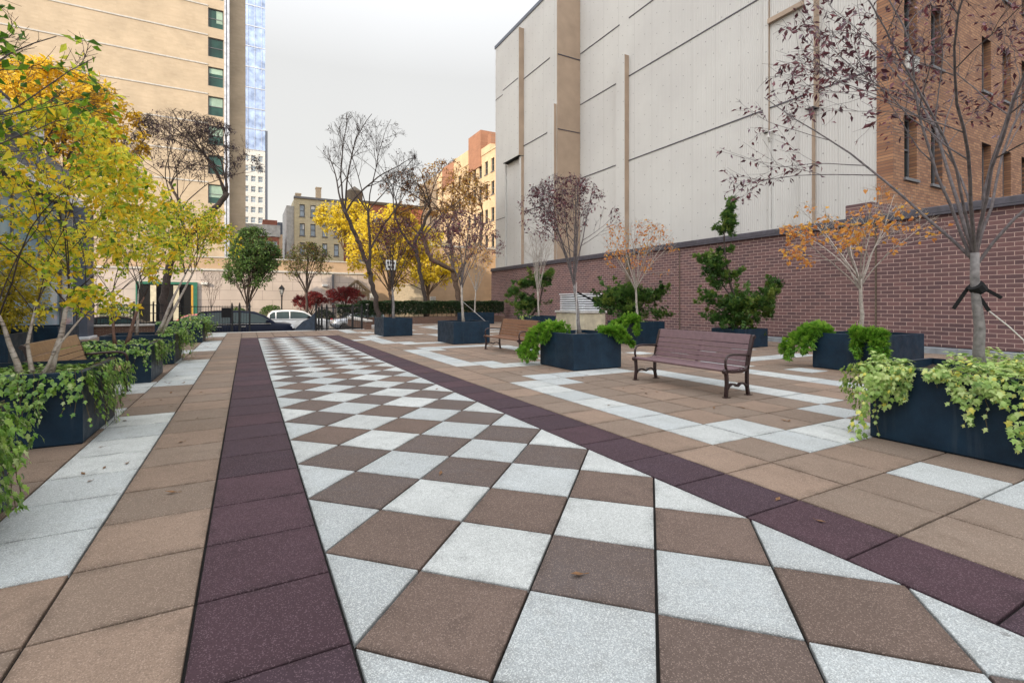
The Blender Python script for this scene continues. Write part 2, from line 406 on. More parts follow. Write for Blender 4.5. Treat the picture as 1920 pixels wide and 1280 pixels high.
SUN_EL, SUN_AZ = R(20), V((-1, -.62, 0)).normalized()
w = bpy.data.worlds.new('World'); scene.world = w; w.use_nodes = True
t = w.node_tree; bg = t.nodes['Background']
sky = N(t, 'ShaderNodeTexSky', sky_type='NISHITA'); sky.sun_disc = False
sky.sun_elevation = SUN_EL; sky.sun_rotation = math.atan2(SUN_AZ.x, SUN_AZ.y); sky.dust_density = 3; sky.air_density = 1.2
tc = N(t, 'ShaderNodeTexCoord'); sp = N(t, 'ShaderNodeSeparateXYZ'); t.links.new(tc.outputs['Generated'], sp.inputs[0])
# thin high overcast: pale veil, brighter towards the zenith, over the physical sky
el = math_(t, 'MAXIMUM', sp.outputs['Z'], 0)
cl = noise(t, tc.outputs['Generated'], 1.3, 4)
veil = ramp(t, el, [(0, (1.0,.95,.86)), (.12, (.98,.955,.90)), (.25, (.88,.875,.85)), (.42, (.85,.85,.84)), (.62, (1.0,1.02,1.06)), (1, (1.0,1.02,1.06))])
vm = N(t, 'ShaderNodeVectorMath', operation='SCALE'); t.links.new(veil, vm.inputs[0])
gain = math_(t, 'ADD', 9.2, math_(t, 'MULTIPLY', math_(t, 'MAXIMUM', math_(t, 'SUBTRACT', el, .42), 0), 13))
dn = N(t, 'ShaderNodeVectorMath', operation='DOT_PRODUCT'); t.links.new(tc.outputs['Generated'], dn.inputs[0]); dn.inputs[1].default_value = (SUN_AZ.x*.95, SUN_AZ.y*.95, .31)
glow = math_(t, 'POWER', math_(t, 'MAXIMUM', dn.outputs['Value'], 0), 1.3)   # thin cloud is brighter around the sun
gain = math_(t, 'ADD', gain, math_(t, 'MULTIPLY', glow, 22))
gain = math_(t, 'MULTIPLY', gain, math_(t, 'ADD', .93, math_(t, 'MULTIPLY', cl, .14)))
t.links.new(gain, vm.inputs['Scale'])
skymix = mixc(t, .93, sky.outputs[0], vm.outputs[0])
t.links.new(skymix, bg.inputs['Color']); bg.inputs['Strength'].default_value = .1
sl = bpy.data.lights.new('sun', 'SUN'); sl.energy = 4.2; sl.angle = R(.6); sl.color = (1, .84, .62)
so = bpy.data.objects.new('sun', sl); COL.objects.link(so)
sd = V((SUN_AZ.x*math.cos(SUN_EL), SUN_AZ.y*math.cos(SUN_EL), math.sin(SUN_EL)))
so.rotation_euler = sd.to_track_quat('Z', 'Y').to_euler(); so.location = sd*60
scene.view_settings.view_transform = 'Standard'; scene.view_settings.look = 'None'
scene.view_settings.exposure = .12; scene.view_settings.gamma = 1
scene.cycles.use_denoising = True
scene.cycles.max_bounces = 6; scene.cycles.diffuse_bounces = 4; scene.cycles.transparent_max_bounces = 4
scene.cycles.sample_clamp_indirect = 6

# ------------------------------------------------------------------ plaza paving
rng = random.Random(7)
PY0, PP = .03, .6135
XC = [-.615, 0, 2.588, 3.195]
EDGE = 24.3
def white_cell(i, j):
    """i: column outward from the tan border (0 = tan border), j: row"""
    jj = j % 11
    if i == 1: return 2 <= jj <= 8
    if i == 2: return jj in (1, 2, 8, 9)
    if i in (3, 4): return jj in (1, 9)
    if i == 5: return jj in (2, 9, 1) if j > 3 else jj == 2
    if i == 6: return 3 <= jj <= 8
    if i == 9: return 3 <= jj <= 8
    if i == 10: return jj in (2, 8, 9)
    if i in (12, 13, 14, 15, 16): return jj in (1, 9)
    if i == 11: return jj == 6 or jj == 9
    return False
pav = MB(); EDG = []
def slab(poly, mi):
    """one paver: top with a small chamfer, sides down to the joint"""
    c = V((sum(p[0] for p in poly)/len(poly), sum(p[1] for p in poly)/len(poly), 0))
    zj = rng.uniform(-.0015, .0015)
    def ins(d, z):
        n = len(poly); out = []
        for k in range(n):
            a, b_, c_ = V((*poly[k-1],0)), V((*poly[k],0)), V((*poly[(k+1)%n],0))
            e1 = (b_-a).normalized(); e2 = (c_-b_).normalized()
            n1 = V((-e1.y, e1.x, 0)); n2 = V((-e2.y, e2.x, 0)); bi = (n1+n2); bi = bi/max(bi.dot(n1), .2)
            q = b_ + bi*d; out.append((q.x, q.y, z))
        return out
    n = len(poly); vs = ins(.0072, zj-.028) + ins(.0072, zj-.004) + ins(.0098, zj) + ins(.09, zj)
    EDG.extend([1]*(3*n) + [0]*n)
    fs = [tuple(3*n+k for k in range(n))]
    for L in (0, 1, 2):
        fs += [(L*n+k, L*n+(k+1)%n, (L+1)*n+(k+1)%n, (L+1)*n+k) for k in range(n)]
    pav.add(vs, fs, mi, rng.random())
def sq(x0, x1, y0, y1, mi): slab([(x0,y0),(x1,y0),(x1,y1),(x0,y1)], mi)
J0, J1 = -7, 40
CEND = 19.15                               # the chequered band ends here
for j in range(J0, J1):
    y0 = PY0 + PP*j; y1 = y0 + PP
    if y1 > EDGE+.3: 
        continue
    far = y0 > CEND + .3
    sq(XC[0], XC[1], y0, y1, 2 if y0 > CEND+.9 else 3); sq(XC[2], XC[3], y0, y1, 2 if y0 > CEND+.9 else 3)
    for i in range(0, 15):                 # left of the band
        x1 = XC[0] - .615*i
        sq(x1-.615, x1, y0, y1, 0 if (white_cell(i, j) and i < 3) or (i >= 3 and white_cell(i, j)) else 2)
if True:
    for j in range(J0, 52):
        y0 = PY0 + PP*j; y1 = y0+PP
        for i in range(0, 23):
            x0 = XC[3] + .61*i
            if y1 > EDGE+.3 and x0 < 5.3: continue
            mi = 0 if white_cell(i, j) else 2
            if j in (-1, -2) and i == 2: mi = 0
            if j == -2 and i == 3: mi = 0
            if j < -2: mi = 0 if white_cell(i, j) and i != 2 else 2
            if i == 0 and j == 27: mi = 0
            sq(x0, x0+.61, y0, y1, mi)
for j in range(32, J1):                    # rows across the end of the band
    y0 = PY0 + PP*j; y1 = y0+PP
    if y1 > EDGE+.3 or y0 < CEND-.2: continue
    for k in range(4):
        sq(k*.647, (k+1)*.647, y0, y1, 3 if y0 < CEND+.9 and k >= 0 and j == 32 else 2)
# chequered band, slabs laid on the diagonal and cut at the borders
hd = S/math.sqrt(2)
def clip(poly, a, b, c):                   # keep a*x+b*y<=c
    out = []
    for k in range(len(poly)):
        p, q = poly[k-1], poly[k]; dp = a*p[0]+b*p[1]-c; dq = a*q[0]+b*q[1]-c
        if (dp <= 0) != (dq <= 0):
            u = dp/(dp-dq); out.append((p[0]+(q[0]-p[0])*u, p[1]+(q[1]-p[1])*u))
        if dq <= 0: out.append(q)
    return out
yend = PY0 + PP*32
for a in range(-8, 42):
    for b_ in range(-42, 14):
        cx, cy = (a+b_+1)*hd, (a-b_)*hd
        if cx < -hd or cx > 2.588+hd or cy < -4.6 or cy > yend+hd: continue
        poly = [(cx, cy-hd), (cx+hd, cy), (cx, cy+hd), (cx-hd, cy)]
        for q in ((-1,0,0), (1,0,2.588), (0,1,yend)): 
            poly = clip(poly, *q) if poly else poly
        clean = []
        for p in poly or []:
            if not clean or math.hypot(p[0]-clean[-1][0], p[1]-clean[-1][1]) > 1e-4: clean.append(p)
        if len(clean) > 2 and math.hypot(clean[0][0]-clean[-1][0], clean[0][1]-clean[-1][1]) < 1e-4: clean.pop()
        if len(clean) < 3: continue
        ar = abs(sum(clean[k-1][0]*clean[k][1]-clean[k][0]*clean[k-1][1] for k in range(len(clean))))/2
        if ar < .01: continue
        slab(clean, 0 if (a + b_) % 2 else 1)
pv = pav.build('plaza_paving', [M['white'], M['taupe'], M['tan'], M['purple']]); tag(pv, kind='structure')
at = pv.data.attributes.new('edge', 'FLOAT', 'POINT'); at.data.foreach_set('value', EDG)
g = MB(); g.box(-9.9, 17.4, -6, EDGE, -.7, -.022); g.box(5.3, 17.4, EDGE+.003, 32, -.7, -.0225)
tag(g.build('plaza_ground', M['joint']), kind='structure')
g = MB(); g.bbox(-9.9, 5.25, EDGE+.06, EDGE+.42, -.5, .012, .01); g.box(-9.9, 5.25, EDGE+.43, EDGE+.8, -.7, -.2); g.box(-9.9, 5.25, EDGE+.81, EDGE+1.2, -.7, -.4)
tag(g.build('plaza_edge_kerb', M['kerb']), kind='structure')
g = MB(); g.add([(-400,-400,-.72),(600,-400,-.72),(600,600,-.72),(-400,600,-.72)], [(0,1,2,3)])
tag(g.build('ground', M['asphalt']), kind='structure')
g = MB(); g.box(-60, 60, 25.6, 26.1, -.715, -.58); 
tag(g.build('near_sidewalk', M['sidewalk']), kind='structure')
g = MB(); g.box(-60, 60, 40, 47.05, -.715, -.56)
tag(g.build('far_sidewalk', M['sidewalk']), kind='structure')
g = MB(); g.box(-40, 24, 43, 46.9, -.56, -.1)
tag(g.build('garden_bed', M['earth']), kind='structure')
g = MB(); g.box(16.85, 17.35, -6, 33, -.02, .15); 
tag(g.build('wall_kerb', M['dark_kerb']), kind='structure')

# ------------------------------------------------------------------ planters
PH = .78
def planter(x0, x1, y0, y1, label, h=PH, rim=.05):
    t_ = thing('planter', label, 'planter', ((x0+x1)/2, (y0+y1)/2, 0), 0, 'dark slate planters on the plaza')
    a, b_ = (x1-x0)/2, (y1-y0)/2
    m = MB()
    o = [(-a,-b_),(a,-b_),(a,b_),(-a,b_)]; i_ = [(-a+rim,-b_+rim),(a-rim,-b_+rim),(a-rim,b_-rim),(-a+rim,b_-rim)]
    c = .006
    def ring(pts, z, d=0): return [(p[0]-math.copysign(d,p[0]), p[1]-math.copysign(d,p[1]), z) for p in pts]
    rings = [ring(o,.004,.01), ring(o,.02), ring(o,h-c), ring(o,h,c), ring(i_,h,-c), ring(i_,h-c), ring(i_,h-.16)]
    vs = [p for r_ in rings for p in r_]; fs = []
    for L in range(len(rings)-1):
        for k in range(4): fs.append((L*4+k, L*4+(k+1)%4, (L+1)*4+(k+1)%4, (L+1)*4+k))
    m.add(vs, fs); m.build('box', M['planter'], t_)
    s = MB(); n = 7; rr = random.Random(int(x0*100+y0*10))
    vs = [(-a+rim+(2*a-2*rim)*i/n, -b_+rim+(2*b_-2*rim)*j/n, h-.09+rr.uniform(-.02,.03)) for j in range(n+1) for i in range(n+1)]
    s.add(vs, [(j*(n+1)+i, j*(n+1)+i+1, (j+1)*(n+1)+i+1, (j+1)*(n+1)+i) for j in range(n) for i in range(n)])
    s.build('soil', M['earth'], t_)
    return t_
LP = .70
planter(5.55, 6.9, -.72, .66, 'near planter at right under the variegated ivy, roped tree in it', PH)
planter(5.69, 6.99, 6.17, 7.47, 'square planter beside the mauve bench, trailing juniper over two corners')
planter(10.8, 12.5, 2.85, 4.2, 'planter near the brick wall with a juniper mop at each end and an orange tree')
planter(11.3, 12.7, 10.3, 11.7, 'planter behind the far end of the mauve bench holding a bushy juniper')
planter(12.1, 13.45, 18.2, 19.7, 'planter between the brown bench and the louvred vent, bare tree in it')
planter(13.5, 14.7, 7.8, 9.0, 'low planter against the brick wall under the tall clipped juniper', .6)
planter(5.9, 7.3, 13.35, 14.9, 'bare-sided planter left of the brown bench with a slim grey trunk')
planter(4.74, 6.0, 18.3, 20.0, 'small-looking planter near the iron gate with a pole behind it')
planter(12.5, 14.6, 27.3, 28.8, 'wide planter in front of the hedge, farthest on the brick wall side')
planter(-3.2, -1.88, 1.2, 2.5, 'nearest planter at left, only its ivy mound showing in the corner', LP+.04)
planter(-3.2, -1.88, 4.25, 5.6, 'planter with thick ivy curtain and birch stems, in front of the tan bench', LP+.04)
planter(-3.25, -1.93, 8.55, 9.9, 'ivy planter just past the end of the tan bench, two slim reddish stems', LP)
planter(-3.3, -1.91, 11.5, 12.9, 'planter with white leaning birch stems and ivy spilling to the right', LP)
planter(-3.25, -1.83, 18.4, 19.9, 'last ivy planter on the left before the street', .76)
planter(-6.7, -5.22, 12.85, 14.3, 'planter under the dense yellow shrub, behind the tan bench', .72)
planter(-6.9, -5.35, 16.6, 18.6, 'planter next to the slim grey pillar, beyond the yellow shrub', .72)

# ------------------------------------------------------------------ ivy
IVY = [(0,-.02),(.18,-.30),(.34,-.20),(.52,-.46),(.62,-.18),(1,0),(.62,.18),(.52,.46),(.34,.20),(.18,.30)]
def ivy_leaf(mb, p, d, nrm, L, rnd):
    d = d.normalized(); sx = d.cross(nrm)
    sx = sx.normalized() if sx.length > 1e-4 else d.orthogonal().normalized()
    n = sx.cross(d)
    vs = [p + d*(u*L) + sx*(v*L) + n*(-.18*L*u*u + .12*L*abs(v)) for u, v in IVY] + [p + d*(.4*L)]
    k = len(IVY)
    mb.add(vs, [(i, (i+1)%k, k) for i in range(k)], 0, rnd)
def ivy(label, runs, mat, seed, size=.065, z=PH, top=None, dens=1.0, top_h=.1, group='ivy spilling over the planters'):
    """runs: (x,y)->(x,y) along a rim, outward normal, list of drops along the run, bulge"""
    rr = random.Random(seed)
    mb = MB()
    for (a, b_, nrm, drops, bulge) in runs:
        a = V((*a, z)); b_ = V((*b_, z)); nv = V((*nrm, 0)); tl = (b_-a).length; td = (b_-a)/tl
        def drop(s_):
            q = s_*(len(drops)-1); i = min(int(q), len(drops)-2); f = q-i
            return drops[i]*(1-f)+drops[i+1]*f
        count = int(tl*max(sum(drops)/len(drops), .1)*760*dens*(.065/size)**2)
        phase = rr.uniform(0, 6)
        for _ in range(count):
            s_ = rr.random(); D = max(.02, drop(s_)*(.72+.34*math.sin(s_*tl*17+phase)+.16*math.sin(s_*tl*41)))
            q = rr.random()**.8; dz = q*D
            body = bulge*math.sin(min(1, q*1.6+.15)*PI*.62)*(.55+.45*math.sin(s_*tl*9+phase))
            out = .01 + max(0, body)*rr.uniform(.35, 1) + rr.uniform(0, .025)
            p = a + td*(s_*tl) + nv*out + V((0,0,.03*(1-q)-dz))
            if p.z < .02: continue
            d = V((0,0,-1))*rr.uniform(.5,1.1) + nv*rr.uniform(.1,.8) + td*rr.uniform(-.7,.7)
            n_ = nv*rr.uniform(.6,1.2) + V((0,0,rr.uniform(.15,.9))) + td*rr.uniform(-.45,.45)
            ivy_leaf(mb, p, d, n_, size*rr.uniform(.55,1.3), min(1, max(0, rr.gauss(.5,.24) + .1*(1-q))))
        for _ in range(int(tl*9)):        # hanging runners
            s_ = rr.random(); D = drop(s_)*rr.uniform(.7,1.35)
            if D < .12: continue
            p = a + td*(s_*tl) + V((0,0,.02)); pts = [p - nv*.04, p + nv*.03]
            while pts[0].z - pts[-1].z < D and pts[-1].z > .05:
                pts.append(pts[-1] + V((0,0,-.06)) + td*rr.uniform(-.022,.022) + nv*rr.uniform(-.006,.014))
            mb.tube(pts, .0028, 4, 1)
            for q in pts[2:]:
                if rr.random() < .75:
                    ivy_leaf(mb, q+nv*.01, V((rr.uniform(-.5,.5),rr.uniform(-.5,.5),-1))+nv*.5, nv+V((0,0,.4)), size*rr.uniform(.45,.95), rr.uniform(.3,1))
    if top:
        for (x0, x1, y0, y1, hh, n) in top:
            for _ in range(int(n*dens)):
                x, y = rr.uniform(x0, x1), rr.uniform(y0, y1)
                zz = z - .07 + hh*rr.random()**.6*(.6+.5*math.sin(x*9)*math.cos(y*8))
                az = rr.uniform(0, 2*PI)
                ivy_leaf(mb, V((x, y, max(zz, z-.07))), V((math.cos(az), math.sin(az), rr.uniform(-.5,.2))),
                         V((rr.uniform(-.5,.5), rr.uniform(-.5,.5), 1)), size*rr.uniform(.6,1.3), min(1, max(0, rr.gauss(.55,.22))))
    t_ = thing('ivy', label, 'ivy', (0,0,0), 0, group)
    mb.build('foliage', [mat, M['vine']], t_)
    return t_
zi = LP+.04
ivy('pale variegated ivy covering the near planter at right', [
    ((5.55,.68),(5.55,.28),(-1,0),[.7,.74,.5,.12],.34), ((5.55,.66),(5.55,.3),(-1,0),[.5,.55,.3,.05],.2), ((5.55,.16),(5.55,-.72),(-1,0),[.06,.24,.42,.34,.54,.5],.16),
    ((6.0,.66),(5.5,.66),(0,1),[.35,.6,.72],.34)], M['ivy_pale'], 3, .058, PH,
    [(5.5,5.85,.3,.72,.2,420), (5.5,6.8,-.72,.1,.26,1100), (5.5,5.75,-.7,.7,.1,260)], 1.7)
ivy('ivy mound bulging over the nearest left planter, in the picture corner', [
    ((-1.88,1.2),(-1.88,2.5),(1,0),[.62,.6,.55,.5],.26), ((-1.88,2.5),(-2.6,2.5),(0,1),[.5,.4,.3],.15),
    ((-3.2,1.2),(-1.88,1.2),(0,-1),[.5,.4,.4,.6],.2)], M['ivy'], 4, .06, zi, [(-3.1,-1.8,1.2,2.5,.1,1000)], 1.2)
ivy('ivy curtain on the planter with birch stems, in front of the tan bench', [
    ((-3.2,4.25),(-1.88,4.25),(0,-1),[.1,.12,.1,.2,.42,.34,.36],.1), ((-1.88,4.25),(-1.88,5.6),(1,0),[.34,.45,.5,.55,.6,.4],.24)],
    M['ivy'], 5, .062, zi, [(-3.2,-1.85,4.25,5.6,.075,1000)], 1.15)
ivy('ivy tassels on the planter just past the tan bench', [
    ((-3.25,8.55),(-1.93,8.55),(0,-1),[.05,.06,.1,.4,.1,.35,.4],.08), ((-1.93,8.55),(-1.93,9.9),(1,0),[.4,.32,.5,.4],.22)],
    M['ivy'], 6, .062, LP, [(-3.3,-1.9,8.5,9.9,.1,900)], 1.0)
ivy('ivy cascade beside the leaning white birch', [
    ((-1.91,11.5),(-1.91,12.9),(1,0),[.3,.55,.62,.62,.5],.42), ((-2.2,11.5),(-1.91,11.5),(0,-1),[.03,.05],.05)],
    M['ivy'], 8, .064, LP, [(-2.3,-1.75,11.6,12.9,.3,500)], 1.0)
ivy('ivy crown on the last planter before the street', [
    ((-1.83,18.4),(-1.83,19.9),(1,0),[.5,.66,.6,.5],.4), ((-2.45,18.4),(-1.83,18.4),(0,-1),[.25,.4,.45],.25), ((-3.2,18.4),(-2.4,18.4),(0,-1),[.03,.04],.03)],
    M['ivy'], 9, .075, .76, [(-2.6,-1.6,18.4,19.9,.36,600), (-3.2,-2.6,18.4,19.9,.08,120)], 1.0)
ivy('small pale ivy tuft at the corner of the planter behind the brown bench', [
    ((12.1,19.4),(12.1,18.9),(-1,0),[.2,.35,.3],.15)], M['ivy_pale'], 10, .07, PH, [(12.0,12.6,18.3,19.6,.12,160)], 1.0)
ivy('little pale ivy clump beside the trunk behind the mauve bench', [
    ((11.3,11.0),(11.3,10.8),(-1,0),[.05,.06],.03)], M['ivy_pale'], 11, .07, PH, [(11.4,12.2,10.35,10.8,.14,150)], 1.0)

# ------------------------------------------------------------------ junipers
def spray(mb, p, d, L, rnd, n=5, wid=.02):
    d = d.normalized(); o = d.orthogonal().normalized(); o2 = d.cross(o)
    for k in range(n):
        a = 2*PI*k/n + rnd*9
        e = (d + (o*math.cos(a)+o2*math.sin(a))*.55).normalized()
        l = L*(.7+.5*((k*7.3+rnd*13) % 1))
        s = e.cross(o+o2*.3).normalized()*wid
        q = p + e*l
        mb.add([p - s*.4, p + e*l*.5 + s, q, p + e*l*.5 - s], [(0,1,2,3)], 0, rnd)
def juniper(label, stems, clumps, mat, seed, L=.13, dens=1.0, wid=.02, group='junipers in the planters', name='juniper'):
    rr = random.Random(seed); mb = MB(); tb = MB()
    for pts, r_ in stems:
        tb.tube(pts, [r_*(1-.7*i/(len(pts)-1)) for i in range(len(pts))], 6)
    for (c, rad, n) in clumps:
        c = V(c); ph = rr.uniform(0, 6)
        npl = max(5, int(n/26))
        for _ in range(npl):               # ragged plumes growing out of the pad
            u = V((rr.gauss(0,1), rr.gauss(0,1), rr.gauss(.15,.8))).normalized()
            reach = rr.uniform(.55,1.35); shade = rr.gauss(.42,.2)
            e = V((u.x*rad[0], u.y*rad[1], u.z*rad[2]))*reach
            side = V((rr.gauss(0,1), rr.gauss(0,1), rr.gauss(0,1)))*.22*e.length
            s0 = c + V((rr.gauss(0,.35)*rad[0], rr.gauss(0,.35)*rad[1], rr.gauss(0,.3)*rad[2]))
            k = int(26*dens)
            for i in range(k):
                f = rr.random()**.8
                p = s0 + e*f + side*f*f + V((0,0,.12*f*f*e.length)) + V((rr.gauss(0,1),rr.gauss(0,1),rr.gauss(0,1)))*(.028+.05*(1-f))
                d = e.normalized()*.9 + V((rr.uniform(-.7,.7),rr.uniform(-.7,.7),rr.uniform(-.3,.9)))
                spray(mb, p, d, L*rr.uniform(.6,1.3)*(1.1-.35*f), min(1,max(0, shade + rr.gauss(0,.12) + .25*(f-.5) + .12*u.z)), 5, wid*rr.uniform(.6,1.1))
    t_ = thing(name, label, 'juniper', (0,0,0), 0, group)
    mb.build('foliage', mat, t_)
    if tb.v: tb.build('stems', M['bark_dark'], t_)
def W(base, dx, z, dy=0):           # point beside a base, dx to the right across the view axis
    b_ = V((base[0], base[1], 0)); p = b_ + CR*dx + CF*dy; return (p.x, p.y, z)
b0 = (14.1, 8.4)
juniper('tall clipped juniper with bare stretches and foliage pads against the brick wall',
    [([W(b0,.1,.5),W(b0,.0,1.2),W(b0,-.28,2.0),W(b0,-.45,2.9),W(b0,-.5,3.4),W(b0,-.5,3.9),W(b0,-.25,4.5)],.05),
     ([W(b0,.15,.5),W(b0,.4,1.2),W(b0,.75,1.7),W(b0,1.15,2.0)],.035), ([W(b0,-.1,1.4),W(b0,-.6,2.1),W(b0,-1,2.5)],.03),
     ([W(b0,.05,.5),W(b0,-.5,1.1),W(b0,-1.1,1.4)],.03)],
    [(W(b0,-.5,4.0),(.36,.36,.42),420), (W(b0,-.38,4.42),(.1,.1,.22),60), (W(b0,-.26,4.72),(.05,.05,.2),30), (W(b0,-.85,2.6),(.48,.4,.34),420), (W(b0,-1.15,2.85),(.26,.26,.2),160), (W(b0,-.65,2.2),(.3,.3,.3),200),
     (W(b0,-.5,3.15),(.3,.25,.1),60), (W(b0,-.2,2.35),(.25,.2,.12),60), (W(b0,-.1,1.35),(.75,.6,.5),900), (W(b0,-.95,1.55),(.4,.35,.25),220), (W(b0,.35,1.3),(.6,.5,.45),600),
     (W(b0,.95,1.75),(.4,.35,.32),260), (W(b0,1.2,2.1),(.26,.22,.25),90), (W(b0,1.05,1.05),(.3,.25,.2),120), (W(b0,-.5,.85),(.5,.4,.35),400), (W(b0,.1,.8),(.5,.4,.3),300)],
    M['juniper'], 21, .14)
b1 = (12.2, 11.35)
juniper('spreading dark green juniper bush behind the mauve bench', 
    [([W(b1,0,.7),W(b1,.2,1.2),W(b1,.6,1.7)],.04), ([W(b1,0,.7),W(b1,-.5,1.2)],.04)],
    [(W(b1,-.75,1.5),(.65,.5,.5),800), (W(b1,-.2,1.72),(.6,.5,.4),700), (W(b1,.45,1.72),(.7,.5,.33),650), (W(b1,1.05,1.85),(.4,.3,.2),200), (W(b1,0,1.2),(1.0,.55,.42),900), (W(b1,1.0,.95),(.35,.3,.2),120)],
    M['juniper'], 22, .14)
b2 = (12.9, 19.5)
juniper('dark layered juniper with two tiers behind the bare tree',
    [([W(b2,-.1,.7),W(b2,.35,1.4),W(b2,.5,2.2),W(b2,.3,2.6)],.07), ([W(b2,.3,1.5),W(b2,-.7,2.2)],.04)],
    [(W(b2,-.95,2.05),(.4,.35,.3),300), (W(b2,-.55,2.4),(.4,.3,.22),240), (W(b2,.2,2.5),(.8,.5,.36),560), (W(b2,.7,2.75),(.42,.4,.36),300), (W(b2,-.2,1.2),(.85,.5,.42),800), (W(b2,-.35,1.6),(.6,.4,.3),400)],
    M['juniper'], 23, .16)
def trail(label, paths, seed, mat=None, rad=.1, L=.085, n=420):
    """mop of juniper lying over a rim and hanging to the ground"""
    rr = random.Random(seed); mb = MB(); tb = MB()
    for pts in paths:
        pts = [V(p) for p in pts]; tb.tube(pts, [.014*(1-.6*i/len(pts)) for i in range(len(pts))], 5)
        for _ in range(n):
            q = rr.random()*(len(pts)-1); i = min(int(q), len(pts)-2); f = q-i
            p = pts[i].lerp(pts[i+1], f); d = (pts[i+1]-pts[i]).normalized()
            k = rad*(1.15-.5*q/(len(pts)-1))*(1 + .45*math.sin(q*4.1+seed+len(tb.v)))
            u = V((rr.gauss(0,1), rr.gauss(0,1), rr.gauss(0,1))).normalized()
            p = p + u*k*rr.random()**.5
            if p.z < .03: continue
            spray(mb, p, d*.9 + u*.7 + V((0,0,.25)), L*rr.uniform(.7,1.3), min(1,max(0, rr.gauss(.42,.24)+.25*u.z)), 5, .013)
    t_ = thing('trailing_juniper', label, 'juniper', (0,0,0), 0, 'trailing junipers on planter rims')
    mb.build('foliage', mat or M['juniper_bright'], t_); tb.build('stems', M['vine'], t_)
trail('trailing juniper pouring over the left corner of the square planter', [
    [(6.05,7.1,.75),(5.85,7.3,.9),(5.66,7.4,.82),(5.52,7.45,.5),(5.45,7.4,.2)], [(6.0,7.3,.76),(5.8,7.45,.88),(5.6,7.6,.7),(5.4,7.6,.4),(5.3,7.5,.15)],
    [(6.2,7.2,.76),(5.9,7.15,.9),(5.68,7.1,.8),(5.58,7.15,.6)], [(6.1,7.35,.8),(5.75,7.6,.8),(5.5,7.75,.5),(5.35,7.8,.25)]], 31, rad=.12)
trail('trailing juniper arm reaching over the right corner of the square planter', [
    [(6.6,6.4,.76),(6.75,6.2,.86),(6.9,6.1,.84),(7.02,6.03,.68),(7.14,5.97,.52)], [(6.5,6.3,.78),(6.6,6.15,.85),(6.75,6.07,.78),(6.9,6.03,.62)],
    [(6.7,6.35,.78),(6.9,6.15,.82),(7.05,6.1,.72)]], 32, rad=.075, n=300)
trail('bright juniper tuft over the front corner of the planter behind the bench', [
    [(11.6,10.7,.76),(11.45,10.4,.92),(11.3,10.2,.84),(11.2,10.1,.58),(11.15,10.05,.4)], [(11.6,10.5,.78),(11.3,10.3,.95),(11.1,10.35,.84),(10.9,10.4,.66)],
    [(11.5,10.5,.8),(11.2,10.5,.92),(10.95,10.7,.8),(10.7,10.8,.64)]], 33, rad=.13, n=380)
trail('juniper mop hanging off the far end of the planter by the wall', [
    [(11.1,4.0,.76),(10.9,4.15,.9),(10.72,4.35,.78),(10.6,4.5,.45),(10.55,4.6,.2)], [(11.1,4.1,.76),(10.95,4.35,.86),(10.75,4.6,.66),(10.6,4.75,.35)],
    [(11.0,3.9,.8),(10.78,4.1,.86),(10.66,4.2,.6),(10.62,4.3,.35)]], 34, rad=.12, n=420)
trail('juniper mop hanging off the near end of the planter by the wall', [
    [(11.0,3.4,.76),(10.85,3.35,.84),(10.72,3.3,.62),(10.7,3.25,.35)], [(11.0,3.1,.76),(10.85,3.0,.84),(10.72,2.95,.6),(10.7,2.88,.25)],
    [(11.0,2.95,.76),(10.82,2.88,.82),(10.72,2.82,.5),(10.68,2.74,.1)], [(11.0,3.2,.78),(10.8,3.18,.82),(10.72,3.16,.74)]], 35, rad=.085, n=360)

